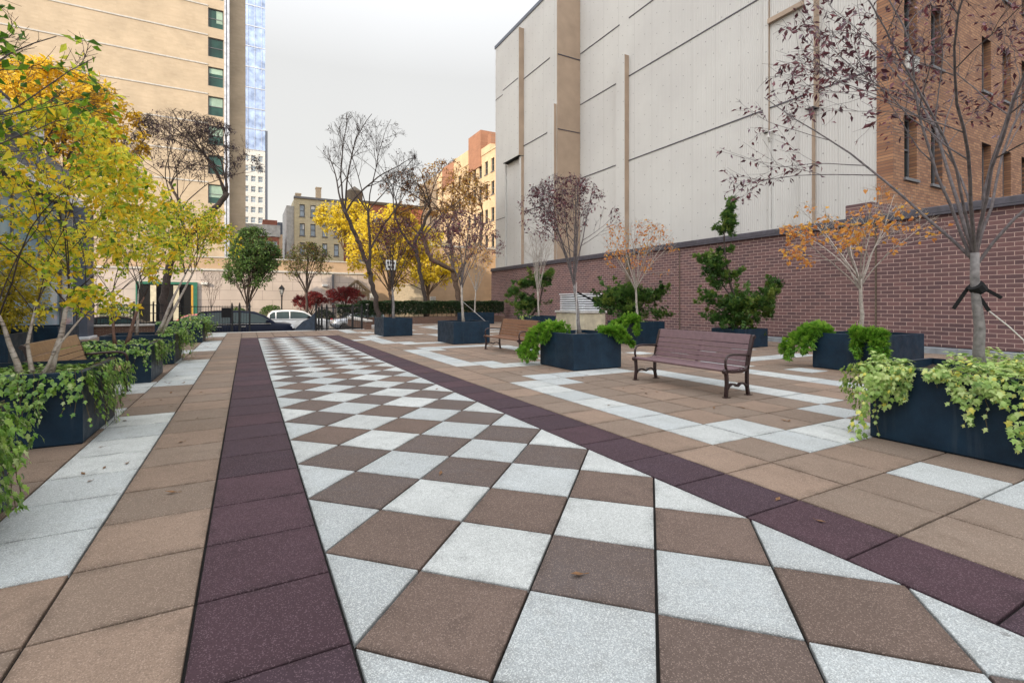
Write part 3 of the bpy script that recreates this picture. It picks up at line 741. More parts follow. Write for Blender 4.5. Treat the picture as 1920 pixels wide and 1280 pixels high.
# ------------------------------------------------------------------ benches
def bench(label, loc, rz, length, mat):
    """local frame: seat faces -x, length along y from 0"""
    t_ = thing('park_bench', label, 'bench', loc, rz, 'metal slatted park benches')
    Ln = length
    def slat(mb, c, tdir, w, th):      # c: centre (x,z); tdir: direction across the slat
        tx, tz = tdir; nx, nz = -tz, tx; e = .006
        pr = [(-w/2,-th/2+e),(-w/2+e,-th/2),(w/2-e,-th/2),(w/2,-th/2+e),(w/2,th/2-e),(w/2-e,th/2),(-w/2+e,th/2),(-w/2,th/2-e)]
        mb.prism([(c[0]+a*tx+b_*nx, c[1]+a*tz+b_*nz) for a, b_ in pr], .03, Ln-.03, 'y')
    s = MB()
    for k in range(7):
        x = .0 + k*.069; z = .425 - .02*math.sin(k/6*PI)
        slat(s, (x, z), V((1, .03 if k > 3 else -.03, 0)).normalized()[:2], .058, .026)
    s.lathe([(.001,.03),(.022,.031),(.022,Ln-.031),(.001,Ln-.03)], (-.035,0,.412), 10, 0, 'y')
    s.build('seat', mat, t_, recalc=True)
    bk = MB(); a0 = V((.475, .47)); a1 = V((.60, .90)); td = (a1-a0).normalized()
    for k in range(5):
        c = a0 + (a1-a0)*(k*.2+.03); slat(bk, c, td, .083, .026)
    c = a1 + td*.012; slat(bk, (c[0], c[1]-.02), td, .1, .034)
    bk.build('backrest', mat, t_, recalc=True)
    for nm, y in (('side_frame', 0.0), ('side_frame', Ln)):
        m = MB(); pw, ph = .042, .042
        def pl(pts, w=.03):
            for p, q in zip(pts[:-1], pts[1:]):
                m.bar((p[0], y, p[1]), (q[0], y, q[1]), .05, w, up=(0,1,0)) if False else m.bar((p[0], y, p[1]), (q[0], y, q[1]), w, .046, up=(0,1,0))
        pl([(-.02,.015),(-.012,.1),(.0,.2),(-.005,.3),(-.02,.41)], .04)
        pl([(.5,.015),(.478,.12),(.47,.25),(.478,.42),(.51,.56),(.56,.74),(.615,.905)], .04)
        pl([(-.02,.40),(.1,.385),(.3,.38),(.42,.395),(.49,.45)], .04)
        pl([(.0,.13),(.04,.175),(.1,.2),(.17,.195),(.21,.17),(.235,.16),(.26,.17),(.3,.195),(.37,.2),(.43,.175),(.475,.13)], .026)
        m.box(-.06,.045, y-.035,y+.035, 0,.014); m.box(.455,.56, y-.035,y+.035, 0,.014)
        m.lathe([(.001,y-.03),(.03,y-.03),(.04,y-.015),(.04,y+.015),(.03,y+.03),(.001,y+.03)], (-.05,0,.40), 14, 0, 'y')
        m.lathe([(.001,y-.03),(.028,y-.03),(.034,y),(.028,y+.03),(.001,y+.03)], (.628,0,.905), 14, 0, 'y')
        m.build('side_frame', M['bench_iron'], t_)
        ar = MB()
        ar.tube([(-.01,y,.42),(-.03,y,.49),(-.028,y,.56),(.0,y,.615),(.05,y,.64),(.15,y,.648),(.3,y,.64),(.42,y,.63),(.535,y,.625)], .019, 8)
        ar.build('armrest', M['bench_iron'], t_, smooth=True)
    br = MB(); ym = Ln/2
    for p, q in (((0,.395),(.25,.375)), ((.25,.375),(.46,.40)), ((.46,.40),(.5,.5)), ((.5,.5),(.61,.87))):
        br.bar((p[0]+.01,ym,p[1]), (q[0]+.01,ym,q[1]), .012, .05, up=(0,1,0))
    br.build('centre_brace', M['bench_iron'], t_)
    return t_
bench('bench at right with slats tinted mauve by painted sky reflection, between the square planter and the near ivy planter', (6.05, 2.79, 0), 0, 1.92, M['bench_sky_tint'])
bench('brown bench in the middle, left of the square planter', (6.2, 9.3, 0), 0, 2.1, M['bench_brown'])
bench('tan bench at far left behind the birch, facing the chequered paving', (-2.16, 7.72, 0), PI, 2.0, M['bench_tan'])

# ------------------------------------------------------------------ trees
def tree(name, label, cat, group, base, fork, r0, env, nl, leaf=None, bark='bark_grey', seed=1, limb=None, stems=None, levels=3,
         nch=(5,4,3), lr=.5, ang=(25,55), wig=.12, up=.05, leafprob=None, spacing=.09, per=1, droop=.3, segl=.22, el=(25,80), az=None, limb_r=.5, forkspread=.25, lw=.45, L0=1.03, child0=.3, twig=.004, targets=None):
    rr = random.Random(seed); tb = MB(); lf = MB()
    C, RD = V(env[0]), V(env[1])
    def en(p):
        d = p - C; return math.sqrt((d.x/RD.x)**2 + (d.y/RD.y)**2 + (d.z/RD.z)**2)
    def leaves(pts, t0):
        if leaf is None: return
        LL, mat, mean = leaf
        for i in range(len(pts)-1):
            if (i+1)/len(pts) < t0: continue
            seg = (pts[i+1]-pts[i]); n = seg.length/spacing
            n = int(n) + (rr.random() < n-int(n))
            for _ in range(n):
                p = pts[i] + seg*rr.random()
                if leafprob and rr.random() > leafprob(p, (p-C)): continue
                for _ in range(per):
                    u = V((rr.gauss(0,1), rr.gauss(0,1), rr.gauss(0,.7)-droop*1.4)).normalized()
                    q = p + u*LL*rr.uniform(.1,.6)
                    lf.leaf(q, u, V((rr.uniform(-1,1), rr.uniform(-1,1), rr.uniform(-.2,1.4))), LL*rr.uniform(.65,1.3), LL*lw*rr.uniform(.8,1.2), min(1,max(0,rr.gauss(mean,.24))))
    def grow(p0, d0, L, r_, lev, target=None):
        n = max(3, min(11, int(L/segl)+1)); pts = [p0.copy()]; d = d0.normalized(); p = p0.copy()
        for i in range(n):
            d = d + V((rr.gauss(0,1), rr.gauss(0,1), rr.gauss(0,1)))*wig + V((0,0,up))
            if target is not None: d = d*.72 + (target-p).normalized()*.34
            d.normalize(); p = p + d*(L/n)
            if lev > 0 and en(p) > 1.04: break
            pts.append(p.copy())
        if len(pts) < 2: return
        k = len(pts)-1
        rad = [max(twig*.6, r_*(1-.72*i/k)) for i in range(k+1)]
        tb.tube(pts, rad, 7 if r_ > .03 else (5 if r_ > .012 else 3), 1 if limb else 0, cap=False)
        if lev >= levels-1 or lev == levels: leaves(pts, .15)
        elif lev == levels-2: leaves(pts, .55)
        if lev < levels:
            for c in range(nch[min(lev, len(nch)-1)]):
                tt = child0 + (1-child0)*(c+rr.random())/nch[min(lev, len(nch)-1)]
                i = min(int(tt*k), k-1); q = pts[i].lerp(pts[i+1], tt*k-i)
                dd = (pts[i+1]-pts[i]).normalized()
                ax = dd.orthogonal().normalized(); ax.rotate(Matrix.Rotation(rr.uniform(0,2*PI), 3, dd))
                nd = dd.copy(); nd.rotate(Matrix.Rotation(R(rr.uniform(*ang)), 3, ax))
                grow(q, nd, L*lr*rr.uniform(.7,1.25)*(1.15-.45*tt), max(twig, rad[i]*.62), lev+1)
    st = stems or [([base, fork], r0)]
    for spts, sr in st:
        pts = [V(p) for p in spts]; dense = []
        for i in range(len(pts)-1):
            m_ = max(2, int((pts[i+1]-pts[i]).length/.25))
            for k in range(m_): dense.append(pts[i].lerp(pts[i+1], k/m_))
        dense.append(pts[-1])
        for i in range(1, len(dense)-1): dense[i] = dense[i] + V((rr.gauss(0,1), rr.gauss(0,1), 0))*sr*.22
        k = len(dense)-1
        tap = .62 if stems and sr < .06 else .32
        rad = [sr*(1.28 if i == 0 else 1.0)*(1-tap*i/k) for i in range(k+1)]
        tb.tube(dense, rad, 10)
        top = dense[-1]; tdir = (dense[-1]-dense[-2]).normalized()
        nn = max(1, round(nl/len(st)))
        for k_ in range(nn):
            if targets and len(st) == 1 and k_ < len(targets): tg = V(targets[k_])
            else:
                a_ = 2*PI*(k_+rr.uniform(-.25,.25))/nn + seed if az is None else R(rr.uniform(*az))
                e_ = R(rr.uniform(*el))
                tg = C + V((RD.x*math.cos(e_)*math.cos(a_), RD.y*math.cos(e_)*math.sin(a_), RD.z*math.sin(e_)))
            s0 = top - tdir*rr.uniform(0, forkspread)
            d0 = (tdir*.6 + (tg-s0).normalized()*.8)
            grow(s0, d0, (tg-s0).length*L0, rad[-1]*limb_r*(1.75 if tap > .5 else 1)*rr.uniform(.8,1.1), 0, tg)
    t_ = thing(name, label, cat, (0,0,0), 0, group)
    tb.build('trunk', [M[bark]] + ([M[limb]] if limb else []), t_, smooth=True)
    if lf.v: lf.build('crown', M[leaf[1]], t_)
    return t_
GP = 'slim young trees in the planters'
# purple-leaf trees on the right
tree('plum_tree', 'big grey-trunked plum tree at right with a black strap and white rope', 'tree', GP, (6.2,-.02,.68), (6.12,.0,1.95), .052,
     ((6.15,.15,3.45),(2.15,2.3,1.9)), 10, (.075,'leaf_purple',.55), 'bark_grey', 11, levels=3, nch=(6,5,4), lr=.48, wig=.1, up=.02, ang=(20,50), el=(8,75),
     leafprob=lambda p,d: .55 if (d.length > .85 and (p.z > 2.5)) else .08, spacing=.06, droop=.5, lw=.4, forkspread=.16, limb_r=.5, twig=.0028, limb='bark_twig')
tree('plum_tree', 'plum tree in the square planter, dark leaves left only on the upper crown', 'tree', GP, (6.3,6.75,.68), (6.2,6.85,1.98), .045,
     (W((6.25,6.85),-.25,3.0),(1.25,1.25,1.35)), 10, (.08,'leaf_purple',.5), 'bark_grey', 12, levels=3, nch=(6,5,3), lr=.46, wig=.07, up=.05, el=(20,85),
     leafprob=lambda p,d: (.75 if math.sin(p.x*4.1+p.z*3)+math.sin(p.y*4.7-p.z*2.3) > -.35 else .15) if d.z > .3 else (.5 if d.z > -.15 and d.x < .0 else .04), spacing=.065, droop=.5, lw=.42, limb_r=.6, twig=.003, limb='bark_twig')
tree('maple_tree', 'slim tree with a few orange leaves in the planter nearest the brick wall', 'tree', GP, (11.5,3.55,.68), (11.42,3.55,1.95), .045,
     (W((11.4,3.6),-.1,2.75),(1.5,1.5,1.2)), 11, (.1,'leaf_orange',.5), 'bark_pale', 13, levels=3, nch=(5,4,3), lr=.45, wig=.07, up=.04, el=(10,80),
     leafprob=lambda p,d: .9 if (d.dot(CR) < -.2 and d.z < .35) else .2, spacing=.08, droop=.5, lw=.7, limb_r=.6, twig=.0035)
tree('maple_tree', 'pale bare-topped tree with scattered orange leaves in front of the juniper bush', 'tree', GP, (11.95,10.85,.68), (11.9,10.9,1.95), .05,
     (W((11.9,10.9),.0,3.0),(1.45,1.45,1.5)), 11, (.11,'leaf_orange',.3), 'bark_pale', 14, levels=3, nch=(5,4,3), lr=.45, wig=.08, up=.04, el=(12,80),
     leafprob=lambda p,d: .75 if (d.dot(CR) < .2 and d.z < .4) else .25, spacing=.1, droop=.5, lw=.6, limb_r=.6, twig=.004)
tree('young_tree', 'leafless white-twigged tree in front of the layered dark juniper', 'tree', GP, (12.7,18.6,.68), (12.65,18.65,2.0), .055,
     ((12.65,18.65,3.4),(1.2,1.2,1.7)), 10, None, 'bark_pale', 15, levels=3, nch=(5,4,3), lr=.45, wig=.06, up=.08, el=(25,85), limb_r=.6, twig=.005)
tree('plum_tree', 'plum tree with rust and purple leaves left of the brown bench', 'tree', GP, (6.6,14.1,.68), (6.55,14.15,2.1), .05,
     ((6.55,14.15,3.3),(1.55,1.55,1.5)), 10, (.1,'leaf_purple',.6), 'bark_pale', 16, levels=3, nch=(6,5,3), lr=.46, wig=.08, up=.04, el=(10,80),
     leafprob=lambda p,d: .7, spacing=.08, droop=.4, lw=.45, limb_r=.6, twig=.004, limb='bark_twig')
tree('plum_tree', 'plum tree with a dark upper trunk in the planter by the gate', 'tree', GP, (5.4,19.1,.68), (5.35,19.15,2.1), .06,
     ((5.35,19.15,3.6),(1.7,1.7,1.7)), 11, (.11,'leaf_purple',.55), 'bark_grey', 17, levels=3, nch=(6,5,3), lr=.46, wig=.08, up=.05, el=(15,85),
     leafprob=lambda p,d: .6, spacing=.1, droop=.4, lw=.45, limb_r=.6, twig=.004, limb='bark_dark')
tree('maple_tree', 'thin yellowing tree in the wide planter before the hedge', 'tree', GP, (13.4,27.9,.68), (13.5,27.9,2.3), .06,
     ((13.5,27.9,3.6),(1.7,1.7,1.9)), 10, (.13,'leaf_orange',.75), 'bark_pale', 18, levels=3, nch=(5,4,3), lr=.46, wig=.08, up=.06, el=(20,85),
     leafprob=lambda p,d: .4, spacing=.13, droop=.4, lw=.6, limb_r=.6, twig=.006)
# birches on the left
tree('birch_tree', 'large yellow-green birch with four pale stems, overhanging the left of the scene', 'tree', GP, None, None, 0,
     ((-2.42,5.05,2.3),(1.32,1.6,1.3)), 16, (.07,'leaf_birch',.58), 'bark_birch', 21, 'bark_dark',
     stems=[([(-2.5,4.75,.62),(-2.6,4.8,1.0),(-2.72,4.8,1.4)],.032), ([(-2.42,4.8,.62),(-2.5,4.9,1.0),(-2.45,5.0,1.45)],.024), ([(-2.3,4.8,.62),(-2.24,4.95,1.1),(-2.2,5.1,1.6)],.037), ([(-2.36,4.75,.62),(-2.22,4.75,.95),(-2.02,4.85,1.3)],.02)],
     levels=3, nch=(5,4,4), lr=.5, wig=.11, up=.0, ang=(30,65), el=(-40,80), leafprob=lambda p,d: .95 if math.sin(p.x*4.3+p.z*3.1)+math.sin(p.z*4.7-p.y*3.3) > -.5 else .25, spacing=.032, droop=.45, lw=.68, limb_r=.42, twig=.0025)
tree('birch_tree', 'birch in the nearest left planter, only its upper leafy boughs in view', 'tree', GP, (-2.7,1.9,.6), (-2.55,2.2,1.7), .045,
     ((-2.25,2.9,2.95),(1.0,1.6,.75)), 7, (.08,'leaf_birch',.16), 'bark_birch', 29, 'bark_dark', levels=3, nch=(5,4,3), lr=.48, wig=.1, up=.02, el=(0,70),
     leafprob=lambda p,d: .3, spacing=.06, droop=.3, lw=.62, limb_r=.45, twig=.0025)
tree('birch_tree', 'small birch with two reddish stems past the end of the tan bench', 'tree', GP, None, None, 0,
     ((-2.3,9.3,2.5),(1.0,1.0,.8)), 10, (.07,'leaf_birch',.45), 'bark_red', 22, 'bark_dark',
     stems=[([(-2.55,9.1,.6),(-2.62,9.15,1.1),(-2.6,9.2,1.7)],.03), ([(-2.4,9.15,.6),(-2.3,9.2,1.1),(-2.15,9.3,1.55)],.038)],
     levels=3, nch=(5,4,3), lr=.48, wig=.1, up=.0, ang=(30,60), el=(-10,75), leafprob=lambda p,d: .7, spacing=.045, droop=.4, lw=.64, limb_r=.45, twig=.0025)
tree('birch_tree', 'birch with white stems leaning right, in the third ivy planter', 'tree', GP, None, None, 0,
     ((-1.7,12.4,3.0),(1.25,1.15,1.0)), 12, (.08,'leaf_birch',.52), 'bark_birch', 23, 'bark_dark',
     stems=[([(-2.35,12.1,.6),(-2.1,12.15,1.3),(-1.75,12.3,2.2)],.045), ([(-2.25,12.15,.6),(-1.95,12.2,1.4),(-1.55,12.35,2.35)],.042), ([(-2.75,12.2,.6),(-2.72,12.2,1.3),(-2.7,12.3,2.1)],.034)],
     levels=3, nch=(5,5,3), lr=.48, wig=.1, up=.02, ang=(30,60), el=(-5,80), leafprob=lambda p,d: .8, spacing=.05, droop=.4, lw=.64, limb_r=.45, twig=.003)
# ------------------------------------------------------------------ street trees
tree('street_tree', 'golden-leaved street tree behind the pale-blue building at far left', 'tree', 'trees along the street', (-9.4,28,-.6), (-9.1,28,5.0), .2,
     ((-8.6,28,9.7),(3.6,3.4,2.9)), 10, (.26,'leaf_gold',.5), 'bark_dark', 41, levels=3, nch=(6,6,4), lr=.5, wig=.12, up=.03, el=(0,80), segl=.5,
     leafprob=lambda p,d: .9, spacing=.16, droop=.2, lw=.5, limb_r=.6, twig=.012, per=2)
tree('street_tree', 'dark street tree hung with seed pods, a few golden leaves low down', 'tree', 'trees along the street', None, None, 0,
     ((-3.0,27.5,7.9),(3.5,3.0,3.3)), 13, (.16,'pods',.5), 'bark_dark', 42, stems=[([(-4.1,27.6,-.6),(-4.15,27.5,1.6),(-3.9,27.5,3.5),(-3.0,27.5,5.0),(-1.9,27.4,6.4),(-1.35,27.4,7.3)],.2), ([(-3.9,27.5,3.4),(-3.4,27.5,4.6),(-3.6,27.6,6.2)],.1), ([(-3.2,27.5,4.8),(-3.4,27.4,6.4),(-3.9,27.5,7.6)],.09)],
     levels=3, nch=(6,6,4), lr=.5, wig=.16, up=.02, ang=(30,65), el=(-5,85), segl=.45, leafprob=lambda p,d: .75 if math.sin(p.x*2.1+p.z*1.7)+math.sin(p.z*2.9-p.x) > -.5 else .12, spacing=.13, droop=.7, lw=.28, limb_r=.45, twig=.008, per=1)
tree('street_tree', 'tall nearly bare street tree in the middle, leaning double trunk', 'tree', 'trees along the street', None, None, 0,
     ((6.6,29.4,9.0),(3.6,3.0,4.6)), 11, (.16,'pods',.5), 'bark_dark', 43, stems=[([(7.4,29.4,-.6),(7.0,29.4,1.8),(6.5,29.4,3.8),(6.0,29.4,5.2),(5.0,29.4,7.3)],.17), ([(6.6,29.4,3.3),(6.65,29.4,5.2),(6.5,29.4,7.5)],.11), ([(6.65,29.4,4.9),(7.6,29.5,6.6),(8.6,29.5,8.0)],.07)],
     levels=3, nch=(5,5,4), lr=.46, wig=.09, up=.06, ang=(18,50), el=(15,88), segl=.5, leafprob=lambda p,d: .12, spacing=.3, droop=.4, lw=.4, limb_r=.6, twig=.0085)
tree('street_tree', 'broad rusty street tree behind the hedge, thick limbs bending apart low', 'tree', 'trees along the street', None, None, 0,
     ((13.1,31.6,7.6),(4.1,3.0,4.4)), 12, (.2,'leaf_rust',.55), 'bark_warm', 44, stems=[([(13.7,31.6,-.6),(13.7,31.6,2.2),(13.3,31.6,3.9),(11.6,31.6,4.6),(10.9,31.6,6.2)],.22), ([(13.5,31.6,3.0),(14.3,31.6,4.6),(15.6,31.6,6.2),(15.8,31.6,7.6)],.16), ([(13.3,31.6,3.8),(13.2,31.6,5.6),(12.9,31.6,7.0)],.15)],
     levels=3, nch=(6,5,4), lr=.48, wig=.15, up=.02, ang=(25,60), el=(0,85), segl=.5, leafprob=lambda p,d: .75 if p.z < 8.5 else .4, spacing=.2, droop=.4, lw=.5, limb_r=.5, twig=.01, per=2)
tree('street_tree', 'crooked street tree with purple-brown leaves between the two trunks', 'tree', 'trees along the street', None, None, 0,
     ((9.6,30.6,7.4),(2.6,2.6,3.4)), 8, (.2,'leaf_rust',.2), 'bark_dark', 45, stems=[([(10.9,30.6,-.6),(10.8,30.6,1.5),(10.3,30.6,4.2),(10.0,30.6,5.6),(11.2,30.6,8.2)],.15), ([(10.2,30.6,4.9),(9.0,30.6,6.4),(8.6,30.6,7.4)],.1)],
     levels=3, nch=(5,5,4), lr=.5, wig=.15, up=.02, ang=(30,60), el=(0,80), segl=.5, leafprob=lambda p,d: .5 if p.z < 7.5 else .3, spacing=.22, droop=.5, lw=.4, limb_r=.6, twig=.011)
tree('street_tree', 'bright yellow tree in the sun, right behind the street sign', 'tree', 'yellow trees across the street', (11.0,41,-.6), (11.0,41,2.5), .16,
     ((11.0,41,5.6),(3.6,2.6,4.6)), 15, (.27,'leaf_yellow',.6), 'bark_warm', 46, levels=3, nch=(6,5,4), lr=.5, wig=.12, up=.03, el=(-20,80), segl=.5,
     leafprob=lambda p,d: .9, spacing=.2, droop=.2, lw=.6, limb_r=.55, twig=.014, per=2)
tree('street_tree', 'bright yellow tree glowing behind the rusty tree', 'tree', 'yellow trees across the street', (15.0,42,-.6), (15.0,42,2.3), .16,
     ((14.6,42,4.9),(3.4,2.6,3.8)), 13, (.27,'leaf_yellow',.45), 'bark_warm', 47, levels=3, nch=(6,5,4), lr=.5, wig=.12, up=.03, el=(-20,80), segl=.5,
     leafprob=lambda p,d: .8, spacing=.22, droop=.2, lw=.6, limb_r=.55, twig=.014, per=2)
tree('street_tree', 'yellow tree top showing left of the tall bare trunk, above the red houses', 'tree', 'yellow trees across the street', (9.0,50,-.6), (9.0,50,6), .2,
     ((8.8,50,9.6),(3.2,2.6,2.6)), 8, (.32,'leaf_yellow',.5), 'bark_warm', 48, levels=3, nch=(6,5,3), lr=.5, wig=.12, up=.03, el=(-10,80), segl=.6,
     leafprob=lambda p,d: .8, spacing=.25, droop=.2, lw=.6, limb_r=.55, twig=.016, per=2)
tree('hornbeam_tree', 'dense egg-shaped green tree before the pink stone wall', 'tree', 'garden plants across the street', (-.4,41.5,-.5), (-.4,41.5,1.2), .15,
     ((.1,41.5,4.3),(2.05,2.0,3.15)), 16, (.2,'leaf_green',.5), 'bark_dark', 49, levels=3, nch=(7,6,4), lr=.42, wig=.08, up=.08, el=(-10,88), segl=.5,
     leafprob=lambda p,d: .85, spacing=.15, droop=.1, lw=.5, limb_r=.5, twig=.01, per=2, L0=1.0)
tree('small_tree', 'small tree with green and reddish leaves right of the lamp post', 'tree', 'garden plants across the street', (3.85,39.5,-.5), (3.85,39.5,2.2), .13,
     ((4.0,39.5,4.3),(1.9,1.7,2.0)), 11, (.16,'leaf_mixed',.5), 'bark_dark', 50, levels=3, nch=(6,5,4), lr=.48, wig=.09, up=.04, el=(0,85), segl=.45,
     leafprob=lambda p,d: .6, spacing=.14, droop=.3, lw=.55, limb_r=.5, twig=.009, per=1)
for k, (x, y, rx, h, lab) in enumerate(((4.4,42,1.35,1.15,'weeping red maple left of the small tree trunk'), (7.2,42,1.75,1.6,'larger weeping red maple in front of the timber gable'))):
    tree('japanese_maple', lab, 'tree', 'garden plants across the street', (x,y,-.2), (x+.1,y,.55), .1, ((x,y,h+.35),(rx,1.4,.95)), 10, (.13,'leaf_red',.45), 'bark_dark', 51+k,
         levels=3, nch=(6,5,4), lr=.5, wig=.16, up=-.02, el=(0,70), segl=.3, leafprob=lambda p,d: 1 if d.z > -.5 else .3, spacing=.085, droop=.6, lw=.4, limb_r=.55, twig=.008, per=2)
tree('young_tree', 'spindly leafless sapling before the pink wall at left', 'tree', 'garden plants across the street', (-2.9,42,-.3), (-2.9,42,1), .05, ((-2.9,42,2.6),(1.0,1,1.5)), 6, None, 'bark_dark', 56, levels=2, nch=(5,4), up=.1, twig=.008)
rr = random.Random(5)
for k, (x, y, z, r_, lab) in enumerate(((-1.2,44,.35,.85,'round clipped shrub behind the navy van roof'), (1.5,44,.45,.95,'round clipped shrub left of the lamp post'), (-9.0,44,.4,1.2,'clipped shrub behind the iron fence at left'),
        (5.7,43.4,.1,.9,'low dark shrub under the red maples'), (9.3,43.6,.5,.8,'low green shrub by the timber gable'))):
    mb = MB()
    for _ in range(1500):
        u = V((rr.gauss(0,1), rr.gauss(0,1), rr.gauss(0,1))).normalized()
        p = V((x,y,z)) + V((u.x*r_, u.y*r_, u.z*r_*.75))*(rr.random()**.25)
        mb.leaf(p, u+V((rr.uniform(-.7,.7), rr.uniform(-.7,.7), rr.uniform(-.3,.7))), V((rr.uniform(-1,1),rr.uniform(-1,1),1)), .16, .09, min(1,max(0,rr.gauss(.5,.25))))
    tag(mb.build('shrub', M['leaf_green'] if k < 3 or k == 4 else M['hedge']), lab, 'shrub', 'garden plants across the street')
rr = random.Random(61); mb = MB()
for (cx, cy, cz, rx, rz, n) in ((-1.9,27.2,5.1,.75,.45,420), (-3.1,27.3,4.75,.6,.5,300), (-2.5,27.2,5.5,.4,.3,140)):
    for _ in range(n):
        u = V((rr.gauss(0,1), rr.gauss(0,1), rr.gauss(0,1))).normalized()*rr.random()**.4
        mb.leaf(V((cx+u.x*rx, cy+u.y*.6, cz+u.z*rz)), u+V((rr.uniform(-.8,.8),rr.uniform(-.8,.8),rr.uniform(-.8,.4))), V((rr.uniform(-1,1),rr.uniform(-1,1),1)), .16, .1, min(1,max(0,rr.gauss(.55,.25))))
lo = mb.build('late_leaves', M['leaf_gold']); lo.parent = [o for o in bpy.data.objects if o.get('label','').startswith('dark street tree hung')][0]
# yellow shrub in the back-left planter
rr = random.Random(77); mb = MB(); tb = MB()
for _ in range(6500):
    u = V((rr.gauss(0,1), rr.gauss(0,1), rr.gauss(0,1))).normalized(); q = rr.random()**.33
    q *= .84 + .18*math.sin(u.x*6+1)*math.sin(u.y*5) + .12*math.sin(u.z*9)
    p = V((-5.75,13.5,1.75)) + V((u.x*1.3, u.y*1.1, u.z*1.35))*q
    if p.z < .6: continue
    mb.leaf(p, u+V((rr.uniform(-.8,.8),rr.uniform(-.8,.8),rr.uniform(-.7,.5))), V((rr.uniform(-1,1),rr.uniform(-1,1),1)), .09*rr.uniform(.7,1.3), .055, min(1,max(0,rr.gauss(.5,.25))))
for k in range(7):
    a = k*.9; tb.tube([(-5.9+.25*math.cos(a),13.5+.25*math.sin(a),.6),(-5.9+.5*math.cos(a),13.5+.5*math.sin(a),1.4),(-5.9+.75*math.cos(a),13.5+.7*math.sin(a),2.4)], [.022,.016,.008], 5)
t_ = thing('yellow_shrub', 'dense yellow-leaved shrub behind the tan bench', 'shrub')
mb.build('foliage', M['leaf_shrub'], t_); tb.build('stems', M['bark_dark'], t_)
# hedge at the end of the plaza
rr = random.Random(78)
def hedge(label, x0, x1, y0, y1, z0, z1, n):
    mb = MB(); core = MB()
    for _ in range(n):
        x, y, z = rr.uniform(x0,x1), rr.uniform(y0,y1), z0+(z1-z0)*rr.random()**.8
        if rr.random() < .75:
            if rr.random() < .6: y = y0 + abs(rr.gauss(0,.07)) - .05*math.sin(x*5)*math.sin(z*7)
            else: z = z1 - abs(rr.gauss(0,.05)) + .04*math.sin(x*4)
        mb.leaf(V((x,y,z)), V((rr.uniform(-1,1),rr.uniform(-1.2,.3),rr.uniform(-.3,1))), V((rr.uniform(-1,1),rr.uniform(-1,1),rr.uniform(0,1))), .13, .08, min(1,max(0,rr.gauss(.45,.25)+.25*(z > z1-.1))))
    xx = x0+.3
    while xx < x1:
        core.tube([(xx,(y0+y1)/2,z0-.35),(xx+rr.uniform(-.1,.1),(y0+y1)/2+rr.uniform(-.2,.2),z1-.2)], [.025,.01], 5); xx += .35
    t_ = thing('hedge', label, 'hedge'); mb.build('foliage', M['hedge'], t_); core.build('stems', M['bark_dark'], t_)
hedge('long dark clipped hedge on the brick kerb at the end of the plaza', 6.2, 16.9, 30.2, 31.1, .62, 1.5, 15000)
hedge('lower hedge beyond the iron gate, left of the long hedge', 5.2, 8.4, 33.0, 33.6, .45, 1.25, 2500)
m = MB(); m.box(6.3,16.85,29.9,30.1,-.02,.45); m.box(6.3,16.85,31.2,31.4,-.02,.45); m.box(6.25,16.85,30.1,31.2,-.02,.4)
tag(m.build('brick_planter_wall', M['brown_brick_x']), 'low dark brick planter wall holding up the long hedge', 'wall')

# ------------------------------------------------------------------ brick wall, theatre, brick block
bw = thing('brick_wall', 'long purple-brown brick boundary wall with dark coping along the right', 'wall')
m = MB(); m.box(17.5,18.6,-8,33.5,.16,4.06); m.build('wall', M['wall_brick'], bw)
m = MB(); m.box(17.56,18.6,-8,33.5,-.1,.16); m.build('base_course', M['coping'], bw)
m = MB(); m.bbox(17.44,18.68,-8,33.55,4.06,4.26,.02); m.box(17.38,17.5,-8,33.5,4.0,4.06); m.build('coping', M['coping'], bw)
m = MB(); m.box(17.47,17.5,5.98,6.02,.16,4.0); m.box(17.47,17.5,13.9,13.93,.16,4.0); m.box(17.43,17.5,17.2,17.5,1.6,4.0); m.build('downpipe', M['wood_dark'], bw)
m = MB(); m.bbox(17.7,19.2,6.2,7.0,4.26,4.75,.02); m.build('end_block', M['wall_brick_x'], bw)

th = thing('theatre_building', 'tall windowless hall clad in off-white ribbed metal panels', 'building')
m = MB(); TH = 26
m.box(19.8,20.3,6.62,24.55,3.5,TH); m.build('near_wall', M['panel'], th)
m = MB(); m.box(20.301,44,7.4,24.5,3.5,TH-.05); m.build('body', M['panel_warm_light'], th)
m = MB(); m.box(17.9,44,24.6,33.5,3.6,22.5); m.build('far_wall', M['panel'], th)
m = MB(); m.box(17.92,19.79,24.54,24.6,3.6,22.4); m.build('return_panel', M['panel_warm_light'], th)
def pil(x, y0, y1, z0, z1, d, tan=True):
    a = MB(); a.bbox(x-d, x-.002, y0, y1, z0, z1, .01); o = a.build('pilaster', M['panel'], th)
    if tan:
        b_ = MB(); b_.box(x-d+.012, x-.004, y0-.012, y0-.001, z0+.01, z1-.01); b_.build('return_tint', M['panel_warm_light'], o)  # thin sheet over the return carrying the painted warm light
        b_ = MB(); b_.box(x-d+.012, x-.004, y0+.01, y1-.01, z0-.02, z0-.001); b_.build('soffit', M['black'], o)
pil(17.9, 24.62, 25.4, 3.6, 14.7, .22); pil(17.9, 28.9, 31.4, 12.4, 21.9, .45); pil(17.9, 28.9, 29.2, 4.2, 12.36, .25); pil(17.9, 31.6, 33.3, 3.8, 21.5, .12, False)
pil(19.8, 19.8, 20.55, 4.0, 16.2, .35); pil(19.8, 9.0, 9.35, 9.2, TH-.2, .4); pil(19.8, 9.15, 9.6, 4.0, 9.15, .25); pil(19.8, 11.05, 11.3, 8.9, 16.0, .1); pil(19.8, 10.95, 11.1, 4.2, 8.6, .08, False)
